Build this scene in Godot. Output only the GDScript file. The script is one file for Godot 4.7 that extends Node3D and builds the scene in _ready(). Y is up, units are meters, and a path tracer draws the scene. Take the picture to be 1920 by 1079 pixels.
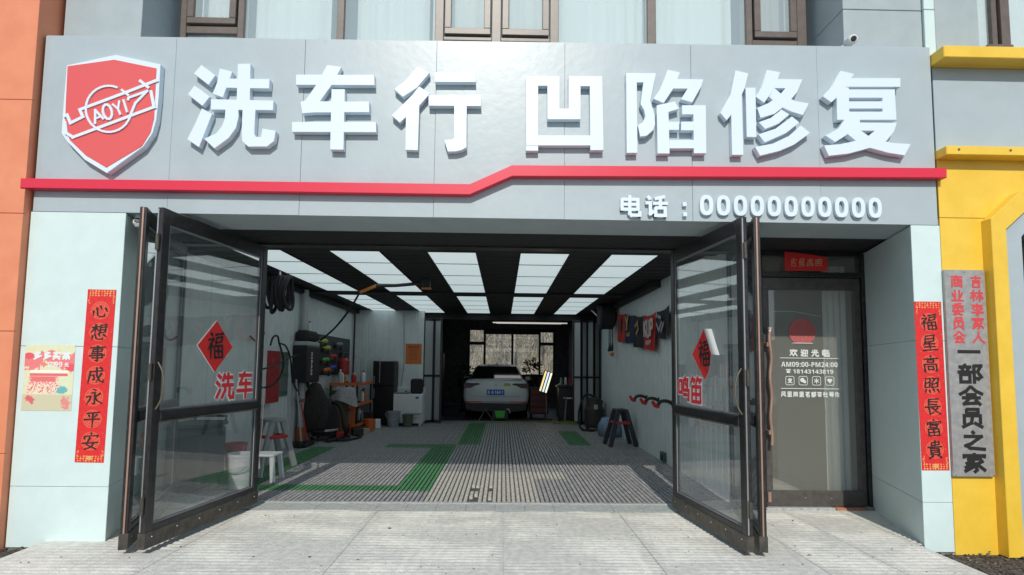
extends Node3D
# A car wash on the ground floor of a block: grey fascia with raised lettering, two folding glass doors standing open, a deep hall behind.
# Metres; the front of the building lies on z = 0, the hall runs towards -z, the street towards +z.

var M := {}
var taken := {}
var rng := RandomNumberGenerator.new()

# ---------------------------------------------------------------- lettering: brush strokes of each character on a 100 x 100 square, y down
const GLYPHS := {
	"洗": "12,12 28,24;6,36 22,48;8,90 26,62;46,10 38,34;44,22 88,22;64,6 64,48;34,48 94,48;52,48 50,66 34,92;74,48 74,82 80,90 94,90 96,72",
	"车": "16,16 88,16;46,4 22,46 86,46;6,70 96,70;56,30 56,98",
	"电": "14,22 84,22 84,66 14,66 14,22;14,44 84,44;48,6 48,84 56,92 92,92 92,76",
	"话": "14,8 24,20;6,36 24,36 24,84 38,74;84,8 44,18;36,38 96,38;66,16 66,58;46,58 86,58 86,92 46,92 46,58",
	"心": "14,50 8,78;30,34 34,78 46,88 72,86 76,70;48,26 60,44;80,36 94,60",
	"想": "8,20 52,20;30,6 30,58;28,24 8,50;32,28 50,42;58,10 90,10 90,54 58,54 58,10;58,24 90,24;58,40 90,40;16,68 10,88;30,66 34,88 44,94 70,92 72,82;52,62 58,74;80,66 92,82",
	"事": "8,14 92,14;24,24 76,24 76,38 24,38 24,24;20,50 80,50 80,74 20,74;6,62 96,62;50,4 50,92 38,88",
	"成": "18,26 90,26;18,26 16,60 6,92;18,50 42,50 42,78 32,76;54,6 60,50 74,82 92,92 94,78;86,42 52,88;72,8 84,18",
	"永": "44,4 56,14;34,26 52,26 52,92 40,88;10,46 34,46 28,66 8,86;84,30 58,48;56,44 70,70 94,90",
	"平": "14,14 86,14;28,26 34,40;72,24 64,40;6,52 94,52;50,14 50,98",
	"安": "50,4 50,14;12,32 12,18 88,18 84,30;6,58 94,58;44,30 26,70 80,94;70,58 54,80 16,96",
	"福": "20,4 28,14;6,26 36,26 8,60;22,44 22,96;28,50 38,60;46,10 94,10;52,22 88,22 88,40 52,40 52,22;46,52 94,52 94,94 46,94 46,52;46,72 94,72;70,52 70,94",
	"星": "24,6 76,6 76,42 24,42 24,6;24,24 76,24;26,46 14,64;22,56 86,56;18,74 82,74;6,94 94,94;50,44 50,94",
	"高": "50,2 50,14;8,16 92,16;32,26 68,26 68,40 32,40 32,26;14,96 14,52 86,52 86,92 76,90;34,64 66,64 66,82 34,82 34,64",
	"照": "12,8 40,8 40,60 12,60 12,8;12,34 40,34;52,10 90,10 88,36 78,34;68,10 50,38;54,42 88,42 88,62 54,62 54,42;14,74 8,92;34,76 38,92;58,76 64,92;82,74 92,92",
	"長": "26,6 26,54;26,6 84,6;26,22 76,22;26,38 76,38;6,54 96,54;30,54 30,92 52,82;82,62 62,76;48,56 66,80 94,94",
	"富": "50,2 50,10;10,26 10,14 90,14 88,24;22,26 78,26;30,34 70,34 70,48 30,48 30,34;18,58 82,58 82,96 18,96 18,58;18,76 82,76;50,58 50,96",
	"貴": "28,8 74,8 74,24 28,24 28,8;52,2 52,34;8,34 94,34;26,44 76,44 76,80 26,80 26,44;26,56 76,56;26,68 76,68;36,84 14,98;64,84 88,98",
	"鸣": "8,20 34,20 34,66 8,66 8,20;66,4 58,14;50,16 84,16 82,42 74,40;50,16 50,56 94,56 92,92 80,90;64,26 70,36;44,74 82,74",
	"笛": "24,2 10,26;20,14 44,14;30,16 36,26;64,2 52,24;60,14 94,14;74,16 80,26;18,40 84,40 84,96 18,96 18,40;18,68 84,68;50,28 50,96",
	"吉": "12,20 88,20;50,2 50,42;22,42 78,42;26,58 74,58 74,94 26,94 26,58",
	"林": "4,30 46,30;26,4 26,96;26,32 4,74;28,34 44,58;52,30 96,30;74,4 74,96;74,32 48,80;76,34 98,80",
	"李": "8,18 92,18;50,2 50,46;48,20 10,44;52,20 92,44;24,54 74,54 52,66;52,64 52,96 40,92;6,74 96,74",
	"家": "50,2 50,10;10,26 10,14 90,14 88,24;22,30 78,30;54,30 16,54;36,42 54,56 58,84 48,96;44,54 12,74;50,66 10,92;84,40 58,56;56,52 92,88",
	"人": "50,4 46,40 6,94;48,34 66,70 96,94",
	"商": "50,2 50,10;8,14 92,14;34,20 40,30;66,20 58,30;14,96 14,36 86,36 86,92 76,90;40,42 30,56;60,42 70,54;34,62 66,62 66,84 34,84 34,62",
	"业": "34,8 34,88;66,8 66,88;12,30 24,66;90,28 76,66;4,92 96,92",
	"委": "76,4 22,12;6,24 94,24;50,8 50,50;48,26 12,48;54,26 90,46;44,50 26,76 82,96;6,64 94,64;70,64 52,86 14,96",
	"员": "28,6 74,6 74,26 28,26 28,6;18,80 18,38 82,38 82,78;50,48 46,74 10,96;58,74 90,96",
	"会": "50,2 30,26 4,44;50,4 70,26 96,42;30,44 70,44;14,60 86,60;44,60 22,90 80,86;66,70 86,96",
	"一": "6,50 94,50",
	"部": "28,2 32,12;6,16 54,16;18,24 22,36;44,22 38,36;2,42 58,42;12,54 48,54 48,92 12,92 12,54;66,8 66,98;66,10 94,10 80,40 94,66 82,76 72,72",
	"之": "46,4 54,16;14,30 82,30 40,66 14,78;18,74 36,88 96,94",
	"欢": "6,18 42,18 30,54 6,86;10,34 44,78;60,6 48,38;56,20 94,20 84,38;72,34 66,64 44,94;72,54 96,94",
	"迎": "12,8 22,20;4,40 24,40 22,76 6,90;8,86 36,92 96,92;58,12 40,18 40,66 58,58;66,18 92,18 90,62 80,60;66,18 66,80",
	"光": "50,2 50,42;20,12 30,30;80,10 68,30;6,44 94,44;38,44 34,72 8,96;62,44 62,86 70,92 94,92 94,76",
	"临": "10,16 10,80;28,4 28,94;50,4 38,34;48,20 94,20;64,28 74,40;42,50 92,50 92,92 42,92 42,50;66,50 66,92",
	"风": "18,8 16,60 4,94;18,8 78,8 78,80 96,92;66,24 28,80;32,26 70,80",
	"里": "18,8 82,8 82,54 18,54 18,8;18,32 82,32;50,8 50,94;14,74 86,74;4,94 96,94",
	"雨": "8,12 92,12;14,96 14,32 86,32 86,94;50,12 50,92;28,46 34,56;28,68 34,78;64,46 72,56;64,68 72,78",
	"茗": "6,14 94,14;32,4 32,24;68,4 68,24;46,24 12,60;42,36 76,36 20,76;32,44 44,54;36,66 82,66 82,96 36,96 36,66",
	"都": "8,20 50,20;30,4 30,40;4,40 58,40;54,10 10,64;20,58 48,58 48,94 20,94 20,58;20,76 48,76;66,8 66,98;66,10 94,10 80,40 94,66 82,76 72,72",
	"茶": "6,14 94,14;32,4 32,24;68,4 68,24;50,24 6,54;50,24 94,52;24,60 78,60;50,44 50,96;36,70 20,90;64,70 82,90",
	"社": "20,4 28,14;6,26 36,26 8,60;22,44 22,96;28,50 38,60;46,40 94,40;70,8 70,92;40,92 98,92",
	"等": "24,2 10,22;20,10 44,10;64,2 52,20;60,10 94,10;18,32 82,32;50,24 50,48;4,48 96,48;10,64 92,64;68,52 68,94 56,90;30,74 42,86",
	"你": "26,4 6,44;18,32 18,96;50,4 36,36;44,22 92,22 86,40;66,24 66,92 54,88;50,46 38,74;80,46 94,72",
	"多": "50,2 22,26;44,12 76,12 22,46;38,24 48,34;60,40 26,66;54,50 90,50 14,96;46,64 58,74",
	"买": "10,12 90,12 84,28;30,24 40,32;22,38 32,46;6,58 94,58;54,30 50,62 10,94;58,66 90,94",
	"菜": "6,14 94,14;32,4 32,24;68,4 68,24;80,28 20,34;24,40 30,50;48,38 52,50;76,36 66,50;6,60 94,60;50,50 50,98;48,62 10,90;52,62 92,90",
	"支": "14,24 88,24;50,4 50,46;20,46 76,46 50,74 10,94;30,54 56,78 94,92",
	"元": "22,14 80,14;6,40 94,40;38,40 34,70 8,94;62,40 62,86 94,88 94,72",
	"O": "50,4 28,10 20,30 20,70 28,90 50,96 72,90 80,70 80,30 72,10 50,4",
}
# raised fascia lettering: each character a list of strokes, each stroke x, y, x, y ... in millimetres on the fascia
const SIGN_STROKES := [
	[[-2441, 3738, -2325, 3651, -2376, 3572, -2498, 3664], [-2487, 3566, -2359, 3475, -2415, 3397, -2535, 3491], [-2418, 3378, -2334, 3333, -2424, 3059, -2520, 3122, -2467, 3246], [-2294, 3710, -2192, 3685, -2256, 3470, -2339, 3499, -2310, 3589], [-2234, 3628, -1892, 3630, -1894, 3551, -2245, 3550], [-2151, 3752, -2050, 3754, -2040, 3377, -2146, 3375], [-2350, 3455, -1854, 3452, -1855, 3372, -2349, 3367], [-2231, 3381, -2130, 3383, -2123, 3314, -2140, 3221, -2195, 3136, -2302, 3050, -2385, 3129, -2293, 3176, -2252, 3235, -2233, 3296], [-2096, 3384, -1993, 3386, -1994, 3178, -1982, 3151, -1941, 3152, -1932, 3221, -1825, 3204, -1836, 3120, -1890, 3073, -2037, 3070, -2087, 3115, -2094, 3176]],
	[[-1686, 3672, -1061, 3683, -1056, 3597, -1683, 3586], [-1439, 3757, -1326, 3742, -1403, 3584, -1488, 3454, -1394, 3456, -1391, 3365, -1533, 3362, -1622, 3353, -1640, 3447, -1603, 3459, -1526, 3581, -1477, 3680], [-1398, 3557, -1292, 3559, -1286, 3059, -1392, 3059], [-1402, 3454, -1096, 3460, -1092, 3371, -1399, 3365], [-1702, 3280, -1035, 3292, -1032, 3207, -1699, 3197]],
	[[-714, 3764, -618, 3709, -717, 3582, -828, 3503, -899, 3567, -809, 3643], [-699, 3592, -611, 3537, -695, 3434, -698, 3067, -795, 3069, -798, 3339, -845, 3292, -912, 3349, -826, 3440, -753, 3519], [-577, 3714, -249, 3723, -245, 3640, -575, 3634], [-622, 3523, -204, 3534, -199, 3440, -620, 3434], [-415, 3448, -314, 3450, -310, 3097, -347, 3074, -399, 3061, -459, 3059, -489, 3156, -431, 3159, -410, 3173]],
	[[159, 3697, 258, 3699, 263, 3079, 165, 3078], [241, 3698, 431, 3702, 432, 3622, 242, 3618], [333, 3692, 431, 3694, 433, 3342, 335, 3340], [334, 3430, 599, 3435, 599, 3345, 335, 3340], [504, 3704, 602, 3706, 603, 3345, 505, 3343], [504, 3704, 778, 3709, 777, 3624, 504, 3619], [676, 3707, 778, 3709, 787, 3093, 681, 3091], [164, 3204, 787, 3215, 787, 3131, 165, 3120]],
	[[972, 3741, 1059, 3743, 1061, 3076, 974, 3074], [972, 3741, 1216, 3744, 1168, 3509, 1202, 3396, 1205, 3318, 1189, 3267, 1136, 3219, 1083, 3210, 1064, 3303, 1106, 3332, 1126, 3379, 1115, 3433, 1088, 3480, 1112, 3663, 971, 3660], [1312, 3776, 1412, 3754, 1368, 3635, 1275, 3493, 1193, 3527, 1253, 3624], [1361, 3698, 1599, 3699, 1582, 3639, 1508, 3504, 1417, 3529, 1471, 3619, 1345, 3617], [1218, 3474, 1313, 3488, 1320, 3075, 1222, 3073], [1218, 3474, 1367, 3509, 1400, 3447, 1312, 3418, 1217, 3396], [1312, 3339, 1399, 3341, 1398, 3271, 1311, 3269], [1424, 3478, 1618, 3482, 1617, 3404, 1423, 3400], [1515, 3480, 1618, 3482, 1616, 3081, 1515, 3079], [1414, 3341, 1517, 3343, 1516, 3269, 1413, 3267], [1318, 3186, 1519, 3190, 1518, 3120, 1317, 3116]],
	[[1867, 3781, 1970, 3758, 1937, 3630, 1913, 3575, 1916, 3076, 1825, 3074, 1824, 3408, 1786, 3360, 1735, 3422, 1821, 3573], [1945, 3637, 2028, 3639, 2026, 3224, 1947, 3223], [2125, 3791, 2233, 3773, 2183, 3635, 2095, 3511, 2027, 3561, 2075, 3641], [2200, 3715, 2412, 3715, 2367, 3607, 2280, 3503, 2178, 3422, 2062, 3385, 2037, 3468, 2126, 3508, 2220, 3573, 2272, 3639, 2183, 3637], [2135, 3563, 2183, 3637, 2243, 3585, 2350, 3532, 2461, 3515, 2411, 3413, 2316, 3441, 2218, 3486], [2236, 3459, 2300, 3417, 2206, 3337, 2098, 3292, 2046, 3348, 2146, 3387], [2319, 3402, 2379, 3352, 2265, 3260, 2092, 3180, 2040, 3246, 2182, 3297], [2390, 3328, 2465, 3267, 2332, 3167, 2208, 3111, 2051, 3069, 2011, 3142, 2156, 3172, 2288, 3237]],
	[[2733, 3797, 2844, 3772, 2803, 3711, 2754, 3623, 2646, 3526, 2578, 3576, 2655, 3661], [2734, 3734, 3225, 3744, 3222, 3668, 2716, 3658], [2692, 3638, 3173, 3647, 3174, 3574, 2690, 3565], [2693, 3654, 2795, 3656, 2790, 3381, 2688, 3379], [3070, 3645, 3174, 3647, 3176, 3388, 3063, 3386], [2789, 3538, 3068, 3544, 3065, 3481, 2787, 3475], [2690, 3450, 3176, 3459, 3176, 3388, 2688, 3379], [2754, 3394, 2877, 3397, 2875, 3357, 2772, 3261, 2666, 3193, 2587, 3246, 2697, 3307], [2876, 3361, 3176, 3365, 3150, 3292, 3085, 3212, 2945, 3151, 2774, 3101, 2609, 3079, 2573, 3164, 2715, 3178, 2832, 3208, 2941, 3249, 2992, 3295, 2827, 3292, 2812, 3309], [2828, 3333, 2881, 3293, 2941, 3250, 3024, 3219, 3139, 3194, 3283, 3189, 3230, 3092, 3097, 3111, 2945, 3151, 2854, 3192, 2772, 3257]],
]
const SHIELD_OUTER := [-3124, 3807, -2764, 3735, -2763, 3462, -2771, 3279, -2794, 3168, -2860, 3056, -3130, 2837, -3309, 2943, -3453, 3085, -3504, 3154, -3505, 3406, -3502, 3711]
const SHIELD_INNER := [-3129, 3764, -2792, 3699, -2789, 3439, -2787, 3287, -2807, 3176, -2868, 3060, -3135, 2882, -3300, 2977, -3433, 3099, -3476, 3204, -3485, 3405, -3492, 3702]
const SHIELD_LINES := [
	[23, [-2775, 3599, -3004, 3497, -3366, 3344, -3338, 3286, -3431, 3234, -3462, 3299, -3488, 3287]],
	[23, [-3475, 3243, -3459, 3153, -3404, 3119, -2788, 3377, -2820, 3509]],
	[23, [-2913, 3593, -2839, 3534]],
	[18, [-3051, 3514, -2992, 3467]],
	[19, [-2995, 3429, -2989, 3449, -2849, 3506, -2935, 3405, -2972, 3293]],
	[16, [-3084, 3530, -3117, 3540, -3151, 3543, -3185, 3539, -3217, 3528, -3246, 3511, -3271, 3488, -3292, 3461, -3307, 3430, -3316, 3396, -3319, 3360, -3315, 3325, -3305, 3290, -3289, 3258, -3268, 3229, -3242, 3205, -3213, 3186, -3181, 3173, -3147, 3166, -3113, 3166, -3081, 3173, -3050, 3186, -3022, 3206, -2999, 3230, -2981, 3260, -2968, 3292]],
	[18, [-3113, 3331, -3112, 3305, -3118, 3285, -3129, 3273, -3145, 3273, -3161, 3284, -3174, 3304, -3183, 3329, -3184, 3355, -3179, 3375, -3167, 3387, -3152, 3387, -3135, 3376, -3122, 3356, -3113, 3331]],
	[18, [-3238, 3231, -3243, 3340, -3175, 3271]],
	[14, [-3236, 3273, -3199, 3289]],
	[16, [-3112, 3393, -3066, 3354, -3060, 3421]],
	[16, [-3066, 3354, -3045, 3310]],
	[16, [-3029, 3431, -2994, 3331]],
]

# ---------------------------------------------------------------- helpers: materials
func lin(r: float, g: float, b: float) -> Color:
	return Color(r, g, b).linear_to_srgb()

func mat(key: String, c: Array, rough := 0.6, metal := 0.0, spec := 0.5) -> StandardMaterial3D:
	if M.has(key):
		return M[key]
	var m := StandardMaterial3D.new()
	m.albedo_color = lin(c[0], c[1], c[2])
	m.roughness = rough
	m.metallic = metal
	m.metallic_specular = spec
	M[key] = m
	return m

# two tones of the same stuff mixed by noise, laid in world space; bump > 0 adds fine relief
func noisy(key: String, a: Array, b: Array, size: float, rough := 0.8, bump := 0.0, seed_no := 1, mid := 0.5, metal := 0.0) -> StandardMaterial3D:
	if M.has(key):
		return M[key]
	var m := StandardMaterial3D.new()
	var n := FastNoiseLite.new()
	n.seed = seed_no
	n.noise_type = FastNoiseLite.TYPE_SIMPLEX_SMOOTH
	n.frequency = 0.012
	n.fractal_octaves = 6
	n.fractal_gain = 0.62
	var ramp := Gradient.new()
	ramp.offsets = PackedFloat32Array([maxf(0.0, mid - 0.32), minf(1.0, mid + 0.32)])
	ramp.colors = PackedColorArray([lin(a[0], a[1], a[2]), lin(b[0], b[1], b[2])])
	var t := NoiseTexture2D.new()
	t.width = 512
	t.height = 512
	t.seamless = true
	t.noise = n
	t.color_ramp = ramp
	m.albedo_texture = t
	m.uv1_triplanar = true
	m.uv1_world_triplanar = true
	m.uv1_scale = Vector3.ONE / size
	m.roughness = rough
	m.metallic = metal
	if bump > 0.0:
		var nt := NoiseTexture2D.new()
		nt.width = 512
		nt.height = 512
		nt.seamless = true
		var n2 := FastNoiseLite.new()
		n2.seed = seed_no + 9
		n2.frequency = 0.05
		n2.fractal_octaves = 4
		nt.noise = n2
		nt.as_normal_map = true
		nt.bump_strength = 6.0
		m.normal_enabled = true
		m.normal_texture = nt
		m.normal_scale = bump
	M[key] = m
	return m

func glass(key: String, c: Array, alpha: float, rough := 0.0) -> StandardMaterial3D:
	if M.has(key):
		return M[key]
	var m := mat(key, c, rough)
	m.transparency = BaseMaterial3D.TRANSPARENCY_ALPHA
	m.albedo_color.a = alpha
	return m

func lamp(key: String, c: Array, energy: float) -> StandardMaterial3D:
	if M.has(key):
		return M[key]
	var m := mat(key, [0.7, 0.7, 0.7], 0.5)
	m.emission_enabled = true
	m.emission = lin(c[0], c[1], c[2])
	m.emission_energy_multiplier = energy
	return m

# ---------------------------------------------------------------- helpers: shapes added to a SurfaceTool
func sft() -> SurfaceTool:
	var st := SurfaceTool.new()
	st.begin(Mesh.PRIMITIVE_TRIANGLES)
	return st

func fin(st: SurfaceTool) -> ArrayMesh:
	st.generate_normals()
	return st.commit()

func tri(st: SurfaceTool, a: Vector3, b: Vector3, c: Vector3, from: Vector3) -> void:
	if (b - a).cross(c - a).dot((a + b + c) / 3.0 - from) > 0.0:
		var t := b
		b = c
		c = t
	st.add_vertex(a)
	st.add_vertex(b)
	st.add_vertex(c)

func quad(st: SurfaceTool, a: Vector3, b: Vector3, c: Vector3, d: Vector3, from: Vector3) -> void:
	tri(st, a, b, c, from)
	tri(st, a, c, d, from)

func box(st: SurfaceTool, c: Vector3, s: Vector3, bev := 0.0, bs := Basis.IDENTITY) -> void:
	st.set_smooth_group(-1)
	var h := s * 0.5
	var b := minf(bev, minf(h.x, minf(h.y, h.z)) * 0.6)
	var v := func(sx: float, sy: float, sz: float, ax: int) -> Vector3:
		return c + bs * Vector3(sx * (h.x - (0.0 if ax == 0 else b)), sy * (h.y - (0.0 if ax == 1 else b)), sz * (h.z - (0.0 if ax == 2 else b)))
	for sg in [-1.0, 1.0]:
		quad(st, v.call(sg, -1, -1, 0), v.call(sg, 1, -1, 0), v.call(sg, 1, 1, 0), v.call(sg, -1, 1, 0), c)
		quad(st, v.call(-1, sg, -1, 1), v.call(1, sg, -1, 1), v.call(1, sg, 1, 1), v.call(-1, sg, 1, 1), c)
		quad(st, v.call(-1, -1, sg, 2), v.call(1, -1, sg, 2), v.call(1, 1, sg, 2), v.call(-1, 1, sg, 2), c)
	if b <= 0.0:
		return
	for s1 in [-1.0, 1.0]:
		for s2 in [-1.0, 1.0]:
			quad(st, v.call(s1, s2, -1, 0), v.call(s1, s2, 1, 0), v.call(s1, s2, 1, 1), v.call(s1, s2, -1, 1), c)
			quad(st, v.call(s1, -1, s2, 0), v.call(s1, 1, s2, 0), v.call(s1, 1, s2, 2), v.call(s1, -1, s2, 2), c)
			quad(st, v.call(-1, s1, s2, 1), v.call(1, s1, s2, 1), v.call(1, s1, s2, 2), v.call(-1, s1, s2, 2), c)
			for s3 in [-1.0, 1.0]:
				tri(st, v.call(s1, s2, s3, 0), v.call(s1, s2, s3, 1), v.call(s1, s2, s3, 2), c)

# box given by its two corners
func span(st: SurfaceTool, a: Vector3, b: Vector3, bev := 0.0) -> void:
	box(st, (a + b) * 0.5, (b - a).abs(), bev)

func bar(st: SurfaceTool, a: Vector3, b: Vector3, w: float, d: float, bev := 0.0) -> void:
	var y := (b - a).normalized()
	var ref := Vector3.RIGHT if absf(y.x) < 0.9 else Vector3.BACK
	var z := ref.cross(y).normalized()
	box(st, (a + b) * 0.5, Vector3(w, a.distance_to(b), d), bev, Basis(y.cross(z), y, z))

func tube(st: SurfaceTool, pts: Array, r, sides := 8) -> void:
	st.set_smooth_group(0)
	var rings := []
	var n := pts.size()
	var side := Vector3.ZERO
	for i in n:
		var d: Vector3 = ((pts[mini(i + 1, n - 1)] as Vector3) - (pts[maxi(i - 1, 0)] as Vector3)).normalized()
		if side == Vector3.ZERO:
			side = d.cross(Vector3.UP if absf(d.y) < 0.9 else Vector3.RIGHT).normalized()
		side = (side - d * side.dot(d)).normalized()
		var up := side.cross(d)
		var ring := []
		var rad: float = r[i] if r is Array else r
		for k in sides:
			var a := TAU * k / sides
			ring.append((pts[i] as Vector3) + (side * cos(a) + up * sin(a)) * rad)
		rings.append(ring)
	for i in n - 1:
		var mid: Vector3 = ((pts[i] as Vector3) + (pts[i + 1] as Vector3)) * 0.5
		for k in sides:
			var k2 := (k + 1) % sides
			quad(st, rings[i][k], rings[i][k2], rings[i + 1][k2], rings[i + 1][k], mid)
	st.set_smooth_group(-1)
	for e in [0, n - 1]:
		var other: Vector3 = pts[1] if e == 0 else pts[n - 2]
		for k in range(1, sides - 1):
			tri(st, rings[e][0], rings[e][k], rings[e][k + 1], other)

func curve(pts: Array, steps := 6) -> Array:
	var c := Curve3D.new()
	for i in pts.size():
		var t: Vector3 = ((pts[mini(i + 1, pts.size() - 1)] as Vector3) - (pts[maxi(i - 1, 0)] as Vector3)) / 6.0
		c.add_point(pts[i], -t, t)
	var out := []
	for i in pts.size() - 1:
		for k in steps:
			out.append(c.sample(i, float(k) / steps))
	out.append(pts[-1])
	return out

func lathe(st: SurfaceTool, prof: Array, c := Vector3.ZERO, segs := 16, bs := Basis.IDENTITY) -> void:
	st.set_smooth_group(-1 if segs < 9 else 0)
	for i in prof.size() - 1:
		var p: Vector2 = prof[i]
		var q: Vector2 = prof[i + 1]
		st.set_smooth_group(i + 1)
		for k in segs:
			var a := TAU * k / segs
			var b := TAU * (k + 1) / segs
			var ring := [Vector3(p.x * cos(a), p.y, p.x * sin(a)), Vector3(p.x * cos(b), p.y, p.x * sin(b)), Vector3(q.x * cos(b), q.y, q.x * sin(b)), Vector3(q.x * cos(a), q.y, q.x * sin(a))]
			var inside := Vector3(0, (p.y + q.y) * 0.5, 0)
			if absf(p.x - q.x) > absf(p.y - q.y) * 3.0:
				inside.y = (p.y + q.y) * 0.5 - 0.2
			if p.x > 0.0:
				tri(st, c + bs * ring[0], c + bs * ring[1], c + bs * ring[2], c + bs * inside)
			if q.x > 0.0:
				tri(st, c + bs * ring[0], c + bs * ring[2], c + bs * ring[3], c + bs * inside)

func poly2(a: Array, k := 0.001) -> PackedVector2Array:
	var p := PackedVector2Array()
	for i in range(0, a.size(), 2):
		p.append(Vector2(a[i], a[i + 1]) * k)
	return p

# flat plate with the outline p (x, y), from z0 to z1; a small chamfer along the front edge
func prism(st: SurfaceTool, p: PackedVector2Array, z0: float, z1: float, bev := 0.0, back := false) -> void:
	st.set_smooth_group(-1)
	var front := p
	if bev > 0.0:
		var ins := Geometry2D.offset_polygon(p, -bev, Geometry2D.JOIN_MITER)
		if ins.size() == 1 and ins[0].size() == p.size():
			var best := 0
			var bd := 1e9
			for k in p.size():
				var d := 0.0
				for i in p.size():
					d += p[i].distance_to(ins[0][(i + k) % p.size()])
				if d < bd:
					bd = d
					best = k
			front = PackedVector2Array()
			for i in p.size():
				front.append(ins[0][(i + best) % p.size()])
			if bd > p.size() * bev * 4.0:
				front = p
	var t := Geometry2D.triangulate_polygon(front)
	for i in range(0, t.size(), 3):
		var a := front[t[i]]
		var b := front[t[i + 1]]
		var c := front[t[i + 2]]
		tri(st, Vector3(a.x, a.y, z1), Vector3(b.x, b.y, z1), Vector3(c.x, c.y, z1), Vector3(a.x, a.y, z1 - signf(z1 - z0) - 1e-4))
		if back:
			tri(st, Vector3(a.x, a.y, z0), Vector3(b.x, b.y, z0), Vector3(c.x, c.y, z0), Vector3(a.x, a.y, z0 + signf(z1 - z0)))
	if is_equal_approx(z0, z1):
		return
	var cw := Geometry2D.is_polygon_clockwise(p)
	var zm := z1 - (bev * signf(z1 - z0) if front != p else 0.0)
	for i in p.size():
		var j := (i + 1) % p.size()
		var e := (p[j] - p[i]).orthogonal().normalized() * (1.0 if cw else -1.0)
		var m := (p[i] + p[j]) * 0.5 + e * 0.01
		# inside lies on the side towards the polygon
		if not Geometry2D.is_point_in_polygon((p[i] + p[j]) * 0.5 + e * 0.0005, p):
			m = (p[i] + p[j]) * 0.5 - e * 0.01
		var from := Vector3(m.x, m.y, (z0 + zm) * 0.5)
		quad(st, Vector3(p[i].x, p[i].y, z0), Vector3(p[j].x, p[j].y, z0), Vector3(p[j].x, p[j].y, zm), Vector3(p[i].x, p[i].y, zm), from)
		if front != p:
			quad(st, Vector3(p[i].x, p[i].y, zm), Vector3(p[j].x, p[j].y, zm), Vector3(front[j].x, front[j].y, z1), Vector3(front[i].x, front[i].y, z1), from)

# strokes of one character, its square at (x, y) upper left, size s; each stroke a flat piece, later ones a hair in front
func glyph(st: SurfaceTool, ch: String, x: float, y: float, sx: float, sy: float, w: float, z: float, z0 := -1.0, brush := false, lift := 0.00012) -> void:
	var k := 0
	for stroke in (GLYPHS[ch] as String).split(";"):
		var pts := []
		for p in stroke.split(" "):
			var n := p.split(",")
			var q := Vector2(float(n[0]) / 100.0, float(n[1]) / 100.0)
			if brush:
				q += Vector2(0.03 * sin(q.y * 9.0), -0.07 * (q.x - 0.5) + 0.025 * sin(q.x * 7.0 + k))
			pts.append(Vector2(x + q.x * sx, y - q.y * sy))
		stroke_strip(st, pts, w, z + k * lift, z0, brush)
		k += 1

func stroke_strip(st: SurfaceTool, pts: Array, w: float, z: float, z0: float, brush: bool) -> void:
	var n := pts.size()
	for i in n - 1:
		var a: Vector2 = pts[i]
		var b: Vector2 = pts[i + 1]
		var d := (b - a).normalized()
		var o := d.orthogonal() * w * 0.5
		var p := PackedVector2Array()
		if brush:
			var wa := 1.15 if i == 0 else 0.95
			var wb := (0.45 if absf(d.x) < 0.8 else 1.1) if i == n - 2 else 0.95
			if absf(d.x) > 0.85:
				o *= 0.72
			p = PackedVector2Array([a - d * w * 0.35 + o * wa * 0.5, a + o * wa, a.lerp(b, 0.5) + o * 0.78, b + o * wb, b + d * w * 0.4 + o * wb * 0.1, b - o * wb, a.lerp(b, 0.5) - o * 0.78, a - o * wa, a - d * w * 0.3 - o * wa * 0.4])
		else:
			var e0 := d * w * (0.5 if i > 0 else 0.15)
			var e1 := d * w * (0.5 if i < n - 2 else 0.15)
			p = PackedVector2Array([a - e0 + o, b + e1 + o, b + e1 - o, a - e0 - o])
		prism(st, p, z0 if z0 > -0.5 else z, z + i * 0.00003)

func disc2(c: Vector2, r: float, n := 20) -> PackedVector2Array:
	var p := PackedVector2Array()
	for i in n:
		p.append(c + Vector2(cos(TAU * i / n), sin(TAU * i / n)) * r)
	return p

# ---------------------------------------------------------------- helpers: objects
func numbered(called: String) -> String:
	taken[called] = taken.get(called, -1) + 1
	return called if taken[called] == 0 else "%s_%03d" % [called, taken[called]]

func tag(o: Node3D, label: String, category: String, group := "") -> void:
	o.set_meta("label", label)
	o.set_meta("category", category)
	if group:
		o.set_meta("group", group)

func thing(called: String, label: String, category: String, at := Vector3.ZERO, turn := 0.0, group := "") -> Node3D:
	var o := Node3D.new()
	o.name = numbered(called)
	add_child(o)
	o.position = at
	o.rotation.y = turn
	tag(o, label, category, group)
	return o

func part(parent: Node3D, called: String, mesh: Mesh, m: Material, at := Vector3.ZERO, rot := Vector3.ZERO) -> MeshInstance3D:
	var o := MeshInstance3D.new()
	o.name = called
	o.mesh = mesh
	o.material_override = m
	o.cast_shadow = GeometryInstance3D.SHADOW_CASTING_SETTING_ON
	parent.add_child(o, true)
	o.position = at
	o.rotation = rot
	return o

# a part whose mesh is given in world coordinates
func wpart(parent: Node3D, called: String, mesh: Mesh, m: Material) -> MeshInstance3D:
	var p := Vector3.ZERO
	var n := parent
	while n != self:
		p -= n.position
		n = n.get_parent()
	return part(parent, called, mesh, m, p)

func one(called: String, label: String, category: String, mesh: Mesh, m: Material, at := Vector3.ZERO, turn := 0.0, group := "") -> MeshInstance3D:
	var o := part(self, numbered(called), mesh, m, at, Vector3(0, turn, 0))
	tag(o, label, category, group)
	return o

func structure(called: String, mesh: Mesh, m: Material, at := Vector3.ZERO) -> MeshInstance3D:
	var o := part(self, numbered(called), mesh, m, at)
	o.set_meta("kind", "structure")
	return o

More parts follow.
